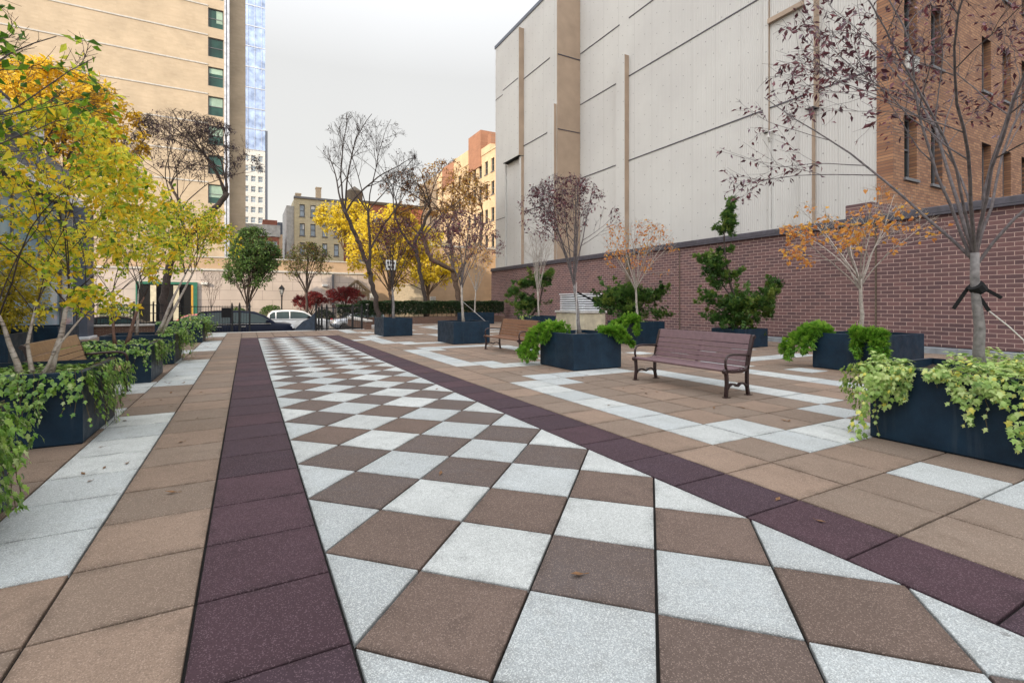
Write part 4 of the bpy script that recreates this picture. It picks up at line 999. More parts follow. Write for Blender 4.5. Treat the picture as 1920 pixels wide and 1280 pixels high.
JB = [(17.94,19.79,24.51,24.539,17.98,18.04),(17.94,19.79,24.51,24.539,13.0,13.05),(17.432,17.446,28.95,31.35,18.1,18.16)]
for z in (9.9, 14.93, 18.4): JB += [(19.765,19.8,6.7,8.98,z,z+.05),(19.765,19.8,9.4,19.78,z,z+.05),(19.765,19.8,20.6,24.5,z,z+.05)]
for z in (8.2, 13.1, 18.1): JB.append((17.865,17.9,25.42,28.88,z,z+.05))
for z in (8.2, 18.1): JB.append((17.765,17.778,31.62,33.28,z,z+.05))
for q in JB:
    m = MB(); m.box(*q); m.build('panel_joint', M['coping'], th)
m = MB(); m.box(17.84,18.3,24.5,33.6,22.5,22.75); m.box(19.74,20.3,6.6,24.5,TH,TH+.25); m.build('roof_edge', M['grey_clad'], th)
m = MB(); m.box(19.62,19.8,9.36,11.04,13.55,13.75); m.build('ledge', M['panel_warm_light'], th)
m = MB(); m.tube([(19.8,10.9,8.9),(19.62,10.95,8.85),(19.6,10.98,8.6),(19.72,11.0,8.45)], .05, 6); m.build('pipe_elbow', M['louvre'], th)

def facade(parent, y, x0, x1, z0, z1, wins, mat, depth=.22, pane='window', frame='frame_grey', thick=.5, name='wall', sill=None, cross=None, axis='y', sign=-1, blind=None):
    """wall in plane y (facing sign*y) with real window openings; wins: (xa,xb,za,zb)"""
    xs = sorted({x0, x1, *[a for w_ in wins for a in w_[:2]]}); zs = sorted({z0, z1, *[a for w_ in wins for a in w_[2:]]})
    yb = y - sign*thick; m = MB()
    def P(x, yy, z): return (x, yy, z) if axis == 'y' else (yy, x, z)
    for i in range(len(xs)-1):
        for k in range(len(zs)-1):
            cx, cz = (xs[i]+xs[i+1])/2, (zs[k]+zs[k+1])/2
            if any(a < cx < b and c < cz < d for a, b, c, d in wins): continue
            m.add([P(xs[i],y,zs[k]),P(xs[i+1],y,zs[k]),P(xs[i+1],y,zs[k+1]),P(xs[i],y,zs[k+1])], [(0,1,2,3)])
    yd = y - sign*depth
    for a, b, c, d in wins:
        for (p, q) in (((a,c),(b,c)),((b,c),(b,d)),((b,d),(a,d)),((a,d),(a,c))):
            m.add([P(p[0],y,p[1]),P(q[0],y,q[1]),P(q[0],yd,q[1]),P(p[0],yd,p[1])], [(0,1,2,3)])
    m.add([P(x0,y,z0),P(x0,y,z1),P(x0,yb,z1),P(x0,yb,z0),P(x1,y,z0),P(x1,y,z1),P(x1,yb,z1),P(x1,yb,z0)], [(0,1,2,3),(4,5,6,7),(1,5,6,2),(3,2,6,7)])
    wl = m.build(name, mat, parent)
    for a, b, c, d in wins:
        f = MB(); fw = .07; y1, y2 = sorted((yd, yd+sign*.06))
        def bx(xa, xb, za, zb, ya=y1, yb_=y2):
            f.box(*((xa,xb,ya,yb_) if axis == 'y' else (ya,yb_,xa,xb)), za, zb)
        bx(a,a+fw,c,d); bx(b-fw,b,c,d); bx(a+fw,b-fw,d-fw,d); bx(a+fw,b-fw,c,c+fw)
        zm = (c+d)/2 if cross is None else c+(d-c)*cross
        bx(a+fw,b-fw,zm-.03,zm+.03)
        if sill: bx(a-.06,b+.06,c-.1,c-.001,*sorted((y-sign*.05,y+sign*.08)))
        fo = f.build('window', M[frame], parent)
        g = MB(); yp = yd - sign*.012 + sign*.03
        g.add([P(a+.02,yp,c+.02),P(b-.02,yp,c+.02),P(b-.02,yp,d-.02),P(a+.02,yp,d-.02)], [(0,1,2,3)])
        g.build('pane', M[pane], fo)
        hsh = (math.sin(a*12.9+c*78.2)*43758.5) % 1
        if hsh > .35 and blind:
            g = MB(); dz = (d-c-.2)*(.25+.6*((hsh*7) % 1)); ya, yb2 = sorted((yp+sign*.004, yp+sign*.014))
            q = (a+.1+(b-a)*.45*((hsh*13) % 1 > .6), b-.1, ya, yb2, d-.1-dz, d-.1)
            g.box(*(q if axis == 'y' else (q[2],q[3],q[0],q[1],q[4],q[5]))); g.build('blind', M[blind], fo)
    return wl
bb = thing('brick_apartment_building', 'orange brick apartment block with tall narrow windows at upper right', 'building')
wn = []
for x in (20.55, 22.6, 27.2, 29.4, 31.6):
    for z in (5.95, 10.45, 14.95): wn.append((x, x+.95, z, z+2.3))
facade(bb, 6.5, 19.75, 40, 3.4, 27, wn, M['orange_brick'], .3, sill=True)
m = MB(); m.box(20.2,40,7.02,7.3,3.4,27); m.build('back_wall', M['black'], bb)
for (x, z) in ((20.55, 9.85),):
    m = MB(); m.bbox(x+.05,x+.9,6.4,6.6,z,z+.5,.02)
    for k in range(7): m.box(x+.1,x+.85,6.385,6.399,z+.06+k*.065,z+.09+k*.065)
    m.build('air_conditioner', M['louvre'], bb)

# ------------------------------------------------------------------ louvred vent
vt = thing('vent_unit', 'square rooftop vent, white louvres on a yellowed concrete base', 'vent', (15.3,18.62,0))
m = MB(); m.bbox(-.7,.7,-1.22,1.22,.004,.9,.015); m.build('base', M['vent_base'], vt)
m = MB(); m.bbox(-.76,.76,-1.28,1.28,.9,1.02,.02); m.build('cap', M['louvre'], vt)
m = MB(); m.box(-.5,.5,-.95,.95,1.02,1.84); m.build('core', M['black'], vt)
m = MB()
for k in range(7):
    z = 1.06 + k*.118; o = .06
    for (x0,x1,y0,y1,dx,dy) in ((-.56,-.5,-1.0,1.0,-o,0),(.5,.56,-1.0,1.0,o,0),(-.56,.56,-1.0,-.94,0,-o),(-.56,.56,.94,1.0,0,o)):
        m.add([(x0,y0,z+.06),(x1,y0,z+.06),(x1,y1,z+.06),(x0,y1,z+.06),(x0+dx,y0+dy,z-.01),(x1+dx,y0+dy,z-.01),(x1+dx,y1+dy,z-.01),(x0+dx,y1+dy,z-.01)],
              [(0,1,2,3),(7,6,5,4),(0,4,5,1),(1,5,6,2),(2,6,7,3),(3,7,4,0)])
m.bbox(-.62,.62,-1.06,1.06,1.86,1.92,.01); m.build('louvres', M['white_metal'], vt)

# ------------------------------------------------------------------ left: pale blue building with white bands
lb = thing('blue_grey_building', 'low blue-grey panelled building with white roof bands at far left', 'building')
m = MB(); m.box(-16,-6.9,-8,24.2,-.1,5.3); m.build('wall', M['paleglass'], lb)
m = MB(); m.box(-16,-6.95,-8,24.2,5.66,6.9); m.build('upper_wall', M['grey_clad'], lb)
m = MB(); m.box(-16,-6.45,-8,24.6,5.3,5.66); m.box(-16,-6.5,-8,19.6,6.9,7.3); m.build('roof_band', M['white_metal'], lb)
m = MB(); m.box(-16,-6.42,-8,24.64,5.22,5.3); m.box(-16,-6.46,-8,19.64,7.3,7.36); m.build('shadow_line', M['coping'], lb)
m = MB()
for y in np.arange(-6, 24, 2.2): m.box(-6.9,-6.84,y,y+.07,-.1,5.2)
for z in (1.2, 2.6, 4.0): m.box(-6.9,-6.85,-8,24.2,z,z+.06)
m.build('mullions', M['frame_grey'], lb)
m = MB(); m.box(-6.45,-6.0,22.4,23.3,0,5.2); m.build('pillar', M['grey_clad'], lb)
m = MB(); m.bbox(-6.55,-5.9,22.3,23.4,-.02,.1,.02); m.build('pillar_base', M['white_metal'], lb)

# ------------------------------------------------------------------ fence, gate, ramp
def fence_run(name, label, x0, x1, y, z0, z1, posts, pick=.115, rails=(.12,.9), cat='fence', group=None, post_w=.06):
    t_ = thing(name, label, cat, (0,0,0), 0, group)
    m = MB(); x = x0+pick
    while x < x1: m.box(x-.008,x+.008,y-.008,y+.008,z0,z1); x += pick
    m.build('pickets', M['iron'], t_)
    for rz in rails:
        zz = z0+(z1-z0)*rz; m = MB(); m.box(x0,x1,y-.016,y+.016,zz-.018,zz+.018); m.build('rail', M['iron'], t_)
    for px in posts:
        m = MB(); m.box(px-post_w/2,px+post_w/2,y-post_w/2,y+post_w/2,z0-.05,z1+.06); m.lathe([(.001,0),(.04,.02),(.03,.06),(.001,.09)], (px,y,z1+.06), 8); m.build('post', M['iron'], t_)
    return t_
m = thing('low_wall', 'low brown brick wall with pale coping under the iron fence at left', 'wall')
a = MB(); a.box(-6.4,-3.6,24.0,24.29,-.02,.42); a.build('wall', M['brown_brick_x'], m)
a = MB(); a.bbox(-6.45,-3.55,23.92,24.33,.42,.5,.015); a.build('coping', M['kerb'], m)
fence_run('iron_fence', 'black iron railing on the low brick wall at left', -6.3,-3.7,24.15,.5,1.36,(-6.2,-5.5,-4.8,-4.1), rails=(.05,.55,.97))
fence_run('iron_fence', 'black iron railing in front of the navy van', -3.3,-.2,24.95,-.3,1.3,(-3.2,-1.05,-.72,-.28), rails=(.05,.97), post_w=.08)
m = MB(); m.box(-1.5,-1.08,24.9,24.94,.72,1.2); tag(m.build('notice_board', M['black']), 'small black board fixed to the railing before the van', 'sign')
gt = fence_run('iron_gate', 'closed black iron gate leaf left of the ramp wall', 3.05,5.1,24.45,.02,1.22,(3.05,3.3,4.62,5.1), rails=(.06,.95,.72), cat='gate', post_w=.09)
og = thing('open_gate_leaf', 'open gate leaf standing edge-on, hung with navy mesh, by the white car', 'gate')
a = MB(); a.box(2.72,2.8,24.3,24.38,-.3,1.3); a.lathe([(.001,0),(.05,.03),(.04,.08),(.001,.12)], (2.76,24.34,1.3), 8); a.build('post', M['iron'], og)
a = MB(); a.box(2.86,2.95,24.4,24.5,-.3,1.2); a.build('post', M['iron'], og)
a = MB(); vs = [(2.7,24.4,.95),(2.7,24.4,-.35),(1.75,25.6,-.35),(1.85,25.5,.05),(2.2,25.0,.48),(2.45,24.7,.6)]
a.add(vs+[(x+.03,y+.02,z) for x,y,z in vs], [tuple(range(6)), tuple(range(11,5,-1))]+[(i,(i+1)%6,6+(i+1)%6,6+i) for i in range(6)]); a.build('mesh_sheet', M['tarp'], og)
rw = thing('ramp_wall', 'brown brick ramp wall with sloping pale coping beside the gate', 'wall')
a = MB(); a.prism([(24.35,-.5),(29.8,-.5),(29.8,.42),(24.35,.42)], 5.32, 5.6, 'x'); a.build('wall', M['brown_brick'], rw)
a = MB(); a.prism([(24.3,.42),(29.85,.42),(29.85,.56),(24.3,.5)], 5.27, 5.65, 'x'); a.build('coping', M['kerb'], rw)
hr = thing('handrail', 'two-bar metal handrail on the ramp wall before the hedge', 'railing')
for z in (.95, 1.32):
    a = MB(); a.tube([(5.45,24.6,z),(6.0,27,z+.02),(6.4,29.4,z+.02)], .022, 6); a.build('rail', M['louvre'], hr)
for k, (x, y) in enumerate(((5.45,24.6),(5.78,26.0),(6.1,27.6),(6.4,29.4))):
    a = MB(); a.tube([(x,y,.3),(x,y,1.35)], .025, 6); a.build('post', M['iron'], hr)
m = MB()
for k in range(7): m.box(6.2+k*.24,6.34+k*.24,39.3,39.34,-.2,.62)
m.box(6.2,7.8,39.35,39.38,.2,.3); tag(m.build('slatted_screen', M['wood_slat']), 'short screen of pale upright slats behind the gate', 'fence')
sg = thing('street_sign', 'white street sign on a thin dark pole behind the gate planter', 'sign')
a = MB(); a.tube([(6.2,22.4,0),(6.2,22.4,3.2)], .035, 8); a.build('pole', M['iron'], sg)
a = MB(); a.bbox(5.85,6.4,22.33,22.36,3.12,3.62,.008); a.build('plate', M['plate'], sg)
a = MB()
for (x, z, w_, h_) in ((5.93,3.42,.1,.12),(6.07,3.42,.07,.13),(6.2,3.42,.12,.1),(5.97,3.22,.12,.1),(6.15,3.2,.14,.13)): a.box(x,x+w_,22.322,22.328,z,z+h_)
a.build('marks', M['carblue'], sg)

# ------------------------------------------------------------------ lamp post, timber gable, awnings
lp = thing('lamp_post', 'black lantern lamp post before the pink stone wall', 'lamp post', (2.1,40.8,-.56))
a = MB(); a.lathe([(.001,0),(.16,0),(.16,.25),(.1,.4),(.07,.7),(.055,.9),(.05,2.5),(.09,2.55),(.05,2.62),(.001,2.63)], (0,0,0), 12); a.build('post', M['iron'], lp, smooth=False)
a = MB(); a.lathe([(.06,2.66),(.2,3.1),(.001,3.11)], (0,0,0), 6); a.build('lantern_glass', M['lampglass'], lp)
a = MB(); a.lathe([(.24,3.11),(.2,3.2),(.07,3.36),(.03,3.42),(.001,3.5)], (0,0,0), 6)
for k in range(6):
    t0 = k*PI/3; a.bar((.065*math.cos(t0),.065*math.sin(t0),2.64),(.21*math.cos(t0),.21*math.sin(t0),3.12),.025,.025)
a.build('lantern_frame', M['iron'], lp)
gb = thing('timber_gable', 'dark timber gabled shelter against the stone wall', 'shelter', (8.95,45.2,-.3))
a = MB()
for s_ in (-1,1): a.bar((s_*1.25,0,2.75),(0,0,3.85),.2,.18); a.bar((s_*1.25,.6,2.75),(0,.6,3.85),.2,.18)
a.box(-1.2,1.2,-.06,.06,2.7,2.88); a.box(-.7,.7,-.05,.05,3.1,3.18)
for x in (-.5,-.25,0,.25,.5): a.box(x-.035,x+.035,-.04,.04,2.88,3.85-abs(x)*.95)
a.build('gable_frame', M['wood_dark'], gb)
a = MB(); a.box(-1.15,1.15,-.02,.02,2.35,2.7); a.build('beam_panel', M['wood_dark'], gb)
a = MB(); a.box(-.2,.2,-.06,-.03,2.36,2.68); a.build('sign_panel', M['amber'], gb)
for x in (-1.05,1.05):
    a = MB(); a.box(x-.07,x+.07,-.07,.07,0,2.7); a.build('post', M['wood_dark'], gb)
a = MB(); a.bbox(1.2,1.75,-.4,-.1,2.2,2.62,.03); tag(a.build('wall_sign', M['plate']), 'blank white sign box right of the timber gable', 'sign'); bpy.data.objects['wall_sign'].location = (8.95,45.2,-.3)

# ------------------------------------------------------------------ buildings across the street
tw = thing('tan_tower', 'tall tan brick tower with thin pale floor bands at upper left', 'building')
FH = 2.83; wn = []
for k in range(-6, 6): wn.append((-3.72, -2.42, 28.0+FH*k, 29.86+FH*k))
facade(tw, 52, -36, -1.98, 3.5, 47, wn, M['tan_brick'], .2, pane='window_green', frame='frame_grey', blind='blind')
m = MB(); m.box(-36,-1.98,52.52,53.2,3.5,47); m.build('back_wall', M['black'], tw)
m = MB()
for k in range(-6, 6): m.box(-36,-3.74,51.95,51.999,29.97+FH*k,30.09+FH*k)
m.build('floor_bands', M['kerb'], tw)
m = MB(); m.box(-2.36,-2.2,51.86,51.999,3.5,47); m.box(-2.12,-1.94,51.86,51.999,3.5,47); m.build('vertical_strip', M['silver'], tw)
m = MB(); m.box(-2.2,-2.12,51.95,51.998,3.5,47); m.build('strip_groove', M['frame_grey'], tw)
m = MB(); m.box(-1.98,-.55,54,62,3.5,47); m.build('side_wing', M['tan_brick'], tw)

sw = thing('stone_wall', 'pink stone podium wall with sandy parapet across the street', 'wall')
m = MB(); m.box(-40,11,47,47.6,-.7,4.25); m.build('wall', M['pink_stone'], sw)
m = MB(); m.box(-40,11,46.9,47.6,4.25,4.42); m.build('string_course', M['kerb'], sw)
m = MB(); m.box(-40,11,47.05,47.6,4.42,5.4); m.build('parapet', M['sand_stone'], sw)
m = MB(); m.box(-40,11,46.98,47.6,5.4,5.5); m.build('coping', M['kerb'], sw)
m = MB(); m.box(6.9,7.1,46.8,46.999,-.7,4.2); m.build('downpipe', M['frame_grey'], sw)
for x in (-3.9, 6.0):
    m = MB(); m.bbox(x,x+.5,46.7,46.999,3.0,3.2,.02); tag(m.build('wall_lamp', M['frame_white'], sw))
dr = thing('green_entrance', 'dark entrance with green awning posts in the stone wall at left', 'entrance', (-6.5,46.9,-.6))
a = MB(); a.box(-1.9,1.9,0,.09,0,3.6); a.build('doorway', M['black'], dr)
a = MB(); a.box(-2.0,-1.9,-.1,.09,0,3.8); a.box(1.9,2.3,-.1,.09,0,3.8); a.box(-1.9,1.9,-.1,.09,3.6,3.8); a.build('frame', M['green_paint'], dr)
a = MB(); a.box(-1.0,-.6,-.2,-.02,0,3.5); a.box(.6,1.0,-.2,-.02,0,3.5); a.build('pier', M['vent_base'], dr)
m = MB(); m.box(-3.95,-3.83,38.8,38.92,-.6,2.7); tag(m.build('yellow_post', M['yellow_paint']), 'yellow post in front of the green entrance', 'post')

gw = thing('garage_wall', 'sunlit beige garage wall with a timber gate behind the hedge', 'wall')
m = MB(); m.box(11.02,40,47,47.6,-.7,7.5); m.build('wall', M['sand_stone'], gw)
m = MB(); m.box(13.0,16.2,46.85,46.999,-.5,3.4); m.build('gate_panel', M['wood_slat'], gw)
m = MB(); m.box(12.4,16.4,46.6,46.75,.55,.8); m.box(12.4,15,46.62,46.76,1.0,1.2); m.build('barrier', M['plate'], gw)
m = MB(); m.bbox(16.9,17.5,46.7,46.999,1.5,2.1,.03); m.build('meter_box', M['kerb'], gw)
m = MB(); m.box(11.0,40,46.9,47.0,7.5,7.7); m.build('coping', M['kerb'], gw)

gl = thing('glass_tower', 'distant blue curtain-wall tower, pale gridded storeys below', 'building')
m = MB(); m.box(-1.2,2.35,90,100,27.4,75); m.build('glazing', M['blueglass'], gl)
m = MB()
for k in range(14): m.box(-1.2,2.36,89.95,89.999,27.4+k*3.5,27.55+k*3.5)
for x in (-.3,.75,1.8): m.box(x,x+.06,89.96,89.998,27.56,75)
m.build('floor_lines', M['silver'], gl)
wn = [(x, x+.75, z, z+1.0) for x in (-.9,.2,1.3) for z in np.arange(8, 26.5, 1.75)]
facade(gl, 90, -1.2, 2.35, 5, 27.38, [tuple(map(float, w_)) for w_ in wn], M['frame_white'], .15, pane='window_pale', frame='frame_white', name='lower_wall')
m = MB(); m.box(2.36,2.75,90,96,5,31); m.build('side_fin', M['grey_clad'], gl)

rb = thing('low_red_house', 'low red brick house with grey parapet behind the green tree', 'building')
facade(rb, 58, -1.2, 2.8, 0, 8.9, [(1.5,1.95,7.5,8.4),(2.2,2.65,7.5,8.4),(.3,.75,7.5,8.4),(1.5,1.95,5.2,6.2)], M['red_brick'], .15, pane='window_pale', frame='frame_white', cross=.5)
m = MB(); m.box(-1.3,2.95,57.9,58.5,8.9,10.2); m.build('parapet', M['concrete'], rb)
m = MB(); m.box(2.81,3.2,58.1,62,0,9.2); m.build('side_wall', M['sand_stone'], rb)
m = MB(); m.box(-1.2,2.8,58.55,66,0,10); m.build('rear_block', M['red_brick'], rb)
rf = thing('far_red_house', 'small red wall and dark roof far behind the low red house', 'building')
m = MB(); m.box(1.6,3.5,75,80,5,13.4); m.build('wall', M['red_brick'], rf)
m = MB(); m.box(3.5,5.2,74,80,5,13.0); m.build('grey_block', M['grey_clad'], rf)

cb = thing('cream_apartment_house', 'cream brick apartment house with rows of sash windows and chimneys', 'building')
wn = []
for x in (5.35, 6.6, 8.0, 9.4):
    for z in (12.1, 9.75, 7.4, 5.05): wn.append((x, x+.6, z, z+1.5))
facade(cb, 62, 4.75, 10.6, 0, 14.3, wn, M['cream_brick'], .2, pane='window_pale', frame='frame_grey', sill=True, blind='frame_white')
m = MB(); m.box(4.7,10.65,61.85,62.6,14.3,14.55); m.build('cornice', M['frame_grey'], cb)
m = MB(); m.box(4.75,10.6,62.6,72,0,14.3); m.build('body', M['cream_brick'], cb)
m = MB(); m.box(3.9,4.74,62.5,70,0,13.4); m.build('side_wall', M['concrete'], cb)
for x, z in ((7.4,16.0),(5.0,15.0)):
    m = MB(); m.box(x,x+.6,63,63.8,14.56,z); m.box(x-.05,x+.65,62.95,63.85,z,z+.15); m.build('chimney', M['tan_brick'], cb)

rr_ = thing('red_terrace', 'red brick terrace behind the bare trees, water tank on the roof', 'building')
wn = []
for x in (11.6, 13.2, 15.2, 17.0, 19.0):
    for z in (12.4, 9.6, 6.8, 4.0): wn.append((x, x+.9, z, z+1.7))
facade(rr_, 66, 10.9, 22.5, 0, 15.2, wn, M['red_brick'], .2, pane='window_pale', frame='frame_white', sill=True)
m = MB(); m.box(10.9,22.5,66.55,78,0,15); m.build('body', M['red_brick'], rr_)
m = MB(); m.box(10.8,22.6,65.8,66.5,15.2,15.6); m.build('cornice', M['wood_dark'], rr_)
m = MB(); m.lathe([(.001,15.6),(1.15,15.6),(1.15,17.4),(.001,18.2)], (13.3,69,0), 14); m.build('water_tank', M['wood_dark'], rr_)
ds = thing('pale_terrace', 'pale low terrace front at the right end of the red terrace', 'building')
m = MB(); m.box(18.5,26,63.5,65.7,0,10.5); m.build('wall', M['cream_brick'], ds)

tb_ = thing('tan_apartment_building', 'sunlit tan brick apartment building with stepped parapets and chimney stacks', 'building')
X0 = 26.0
def blk(y0, y1, z1, name='wall', x0=X0, x1=46, mat='tan_brick_y'):
    m = MB(); m.box(x0,x1,y0,y1,0,z1); return m.build(name, M[mat], tb_)
wn = []
for k in range(9):
    for z in (5, 8.2, 11.4, 14.6, 17.4):
        if 42.6+k*1.75 < 58: wn.append((42.6+k*1.75, 43.5+k*1.75, z, z+1.6))
facade(tb_, X0, 41, 58.2, 0, 20.0, wn, M['tan_brick_y'], .2, pane='window', frame='frame_grey', axis='x', sign=-1, sill=True)
m = MB(); m.box(26.55,46,41,58.2,0,19.9); m.build('body', M['tan_brick_y'], tb_)
facade(tb_, X0, 58.25, 78, 0, 20.0, [(y, y+.9, z, z+1.6) for y in (60,62.4,66.5,69,72,75) for z in (8.2,11.4,14.6,17.6)], M['tan_brick_y'], .2, pane='window', frame='frame_grey', axis='x', sign=-1)
m = MB(); m.box(26.55,46,58.25,78,0,19.9); m.build('body', M['tan_brick_y'], tb_)
for (y0, y1, z) in ((41,50.5,20.2),(50.5,53.1,20.9),(57.1,62.1,21.9),(62.15,78,21.5)):
    m = MB(); m.box(25.92,26.6,y0,y1,20.0,z); m.build('parapet', M['tan_brick_y'], tb_)
for (y0, y1, z1, x0) in ((53.2,57.0,23.4,25.88),(51.0,51.8,22.4,26.2),(62.3,66.8,21.8,25.87)):
    m = MB(); m.box(x0,x0+3,y0,y1,19.5 if x0 < 25.55 else 18.8,z1); ch = m.build('chimney', M['red_brick_y'], tb_)
    m = MB(); m.box(x0+.2,x0+2.6,y0+.2,y1-.2,z1,z1+.04); m.build('flue_caps', M['black'], ch)
# unseen block added far out on the left, only to shade the plaza
sb = thing('added_shade_slab', 'unseen tall slab added beyond the left edge to shade the plaza', 'building')
m = MB(); m.box(-106,-100,-190,-37,-.7,78); m.build('wall', M['tan_brick'], sb)

# ------------------------------------------------------------------ cars
def car(name, label, loc, rz, prm, paint, group='cars parked and passing on the street'):
    """prm: L, W, H, bonnet height, belt, cabin (x0,x1,x2,x3), wheel x, wheel radius.  nose towards +x, origin at rear end on the ground"""
    L_, Wd, H, hb, bt, (c0,c1,c2,c3), wx, wr = prm
    t_ = thing(name, label, 'car', loc, rz, group)
    hw = Wd/2; nst = 25; m = MB(); rings = []
    for i in range(nst):
        u = i/(nst-1); x = u*L_
        wdt = hw*(1 - .16*max(0,(u-.86)/.14)**2 - .10*max(0,(.1-u)/.1)**2)
        if x > c3: top = bt + (hb-bt)*min(1, (x-c3)/(L_-c3)*1.1) - .14*max(0,(x-(L_-.35))/.35)**2
        elif x < c0+.05: top = bt - .04*max(0,(c0+.05-x)/(c0+.06))
        else: top = bt
        zb = .2 + .16*max(0,(u-.9)/.1) + .14*max(0,(.08-u)/.08)
        if i == 0 or i == nst-1: top -= .16; wdt *= .94; zb += .08
        rings.append([(x,-wdt*.86,zb),(x,-wdt,zb+.12),(x,-wdt*1.0,(zb+top)/2),(x,-wdt*.97,top-.12),(x,-wdt*.9,top-.02),(x,-wdt*.5,top+.015),(x,wdt*.5,top+.015),(x,wdt*.9,top-.02),(x,wdt*.97,top-.12),(x,wdt,(zb+top)/2),(x,wdt,zb+.12),(x,wdt*.86,zb)])
    n = 12; vs = [p for r_ in rings for p in r_]
    fs = [(i*n+k, (i+1)*n+k, (i+1)*n+(k+1)%n, i*n+(k+1)%n) for i in range(nst-1) for k in range(n)] + [tuple(range(n)), tuple((nst-1)*n+k for k in range(n-1,-1,-1))]
    m.add(vs, fs); m.build('body', M[paint], t_, smooth=True)
    # cabin
    st_ = [(c0,bt-.05,bt,.93,.9),(c0+(c1-c0)*.5,bt-.05,bt+(H-bt)*.62,.94,.83),(c1,bt-.05,H-.05,.95,.76),(c1+(c2-c1)*.3,bt-.05,H,.95,.75),(c1+(c2-c1)*.7,bt-.05,H-.005,.95,.75),(c2,bt-.05,H-.07,.95,.76),(c2+(c3-c2)*.5,bt-.05,bt+(H-bt)*.58,.94,.82),(c3,bt-.05,bt,.92,.88)]
    m = MB(); vs = []
    for (x, z0, z1, w0, w1) in st_:
        vs += [(x,-hw*w0,z0),(x,-hw*w1,z1-.03),(x,-hw*w1*.86,z1),(x,0,z1+.02),(x,hw*w1*.86,z1),(x,hw*w1,z1-.03),(x,hw*w0,z0)]
    k7 = 7; m.add(vs, [(i*k7+k,(i+1)*k7+k,(i+1)*k7+k+1,i*k7+k+1) for i in range(len(st_)-1) for k in range(6)])
    m.build('cabin', M[paint], t_, smooth=True)
    # glazing: side windows and screens just proud of the cabin skin
    for s_ in (-1, 1):
        def sp_(x, f):
            for a, b in zip(st_[:-1], st_[1:]):
                if a[0] <= x <= b[0]:
                    q = (x-a[0])/(b[0]-a[0]); z1 = a[2]+(b[2]-a[2])*q; w0 = a[3]+(b[3]-a[3])*q; w1 = a[4]+(b[4]-a[4])*q
                    zz = bt+.03 + (z1-.09-bt-.03)*f; g_ = (zz-(bt-.05))/max(.05, z1-.03-(bt-.05))
                    return (x, s_*(hw*(w0+(w1-w0)*g_)+.008), zz)
        cuts = [c0+(c1-c0)*.45, c1+(c2-c1)*.1, c1+(c2-c1)*.55, c2+(c3-c2)*.72]
        for a, b in zip(cuts[:-1], cuts[1:]):
            g = MB(); k = 6; xs = [a+.035+(b-a-.07)*i/k for i in range(k+1)]
            lo = [sp_(x, 0) for x in xs]; hi = [sp_(x, 1) for x in xs]
            g.add(lo+hi, [(i,i+1,k+1+i+1,k+1+i) for i in range(k)]); g.build('side_window', M['carglass'], t_)
    for nm, (xa, xb) in (('windscreen', (c3-.06, c2+.08)), ('rear_window', (c0+.06, c1-.06))):
        za, zb_ = bt+.05, H-.08; g = MB(); o = .02 if nm == 'windscreen' else -.02
        g.add([(xa+o,-hw*.78,za),(xa+o,hw*.78,za),(xb+o,hw*.66,zb_),(xb+o,-hw*.66,zb_)], [(0,1,2,3)]); g.build(nm, M['carglass'], t_)
    for x in wx:
        for s_ in (-1, 1):
            y = s_*(hw-.09); wm = thing('wheel', None, None, (x,y,wr)); wm.parent = t_
            del_ = MB(); del_.lathe([(wr*.62,-.11),(wr*.95,-.11),(wr,-.07),(wr,.07),(wr*.95,.11),(wr*.62,.11)], (0,0,0), 20, 0, 'y'); del_.build('tyre', M['tyre'], wm)
            rm = MB(); rm.lathe([(.001,s_*.09),(wr*.14,s_*.09),(wr*.14,s_*.07),(.001,s_*.07)], (0,0,0), 10, 0, 'y')
            for k in range(7):
                a_ = k*2*PI/7; rm.bar((wr*.1*math.cos(a_),s_*.09,wr*.1*math.sin(a_)),(wr*.62*math.cos(a_),s_*.1,wr*.62*math.sin(a_)),.035,.03,up=(0,1,0))
            rm.lathe([(wr*.58,s_*.1),(wr*.66,s_*.115),(wr*.64,s_*.06),(wr*.58,s_*.06)], (0,0,0), 20, 0, 'y'); rm.build('rim', M['rim'], wm)
            ar = MB(); ar.lathe([(.001,s_*.115),(wr*1.16,s_*.115),(wr*1.16,s_*.09-s_*.0),(.001,s_*.05)], (0,0,0), 20, 0, 'y')
            ab = MB(); ab.lathe([(wr*1.01,s_*.07),(wr*1.17,s_*.1),(wr*1.17,s_*.06),(wr*1.01,s_*.03)], (0,0,0), 20, 0, 'y'); ab.build('arch', M['black'], wm)
    for s_ in (-1, 1):
        g = MB(); g.bbox(L_-.42,L_-.06, s_*hw*.72-.16, s_*hw*.72+.16, hb-.24, hb-.05,.03); g.build('headlight', M['headlamp'], t_)
        g = MB(); g.bbox(.0,.14, s_*hw*.78-.11, s_*hw*.78+.11, bt-.24, bt-.02,.02); g.build('tail_light', M['redlamp'], t_)
        g = MB(); g.bbox(c3-.5,c3-.3, s_*(hw+.04)-.07, s_*(hw+.04)+.07, bt+.02, bt+.17,.03); g.build('mirror', M[paint if paint != 'carwhite' else 'carblack'], t_)
        for x in (c1+(c2-c1)*.3, c1+(c2-c1)*.75):
            g = MB(); g.bbox(x,x+.2, s_*hw*.985-.015, s_*hw*.985+.015, bt-.17, bt-.13,.005); g.build('door_handle', M['rim'], t_)
    for s_ in (-1, 1):
        g = MB(); g.bbox(c0+.3,c3-.25, s_*hw*.955-.008, s_*hw*.955+.008, bt-.035, bt-.01,.003); g.build('belt_trim', M['rim'], t_)
        g = MB(); g.bbox(wx[0]+wr+.15,wx[1]-wr-.15, s_*hw*1.0-.012, s_*hw*1.0+.012, .3,.36,.004); g.build('sill_trim', M['black'], t_)
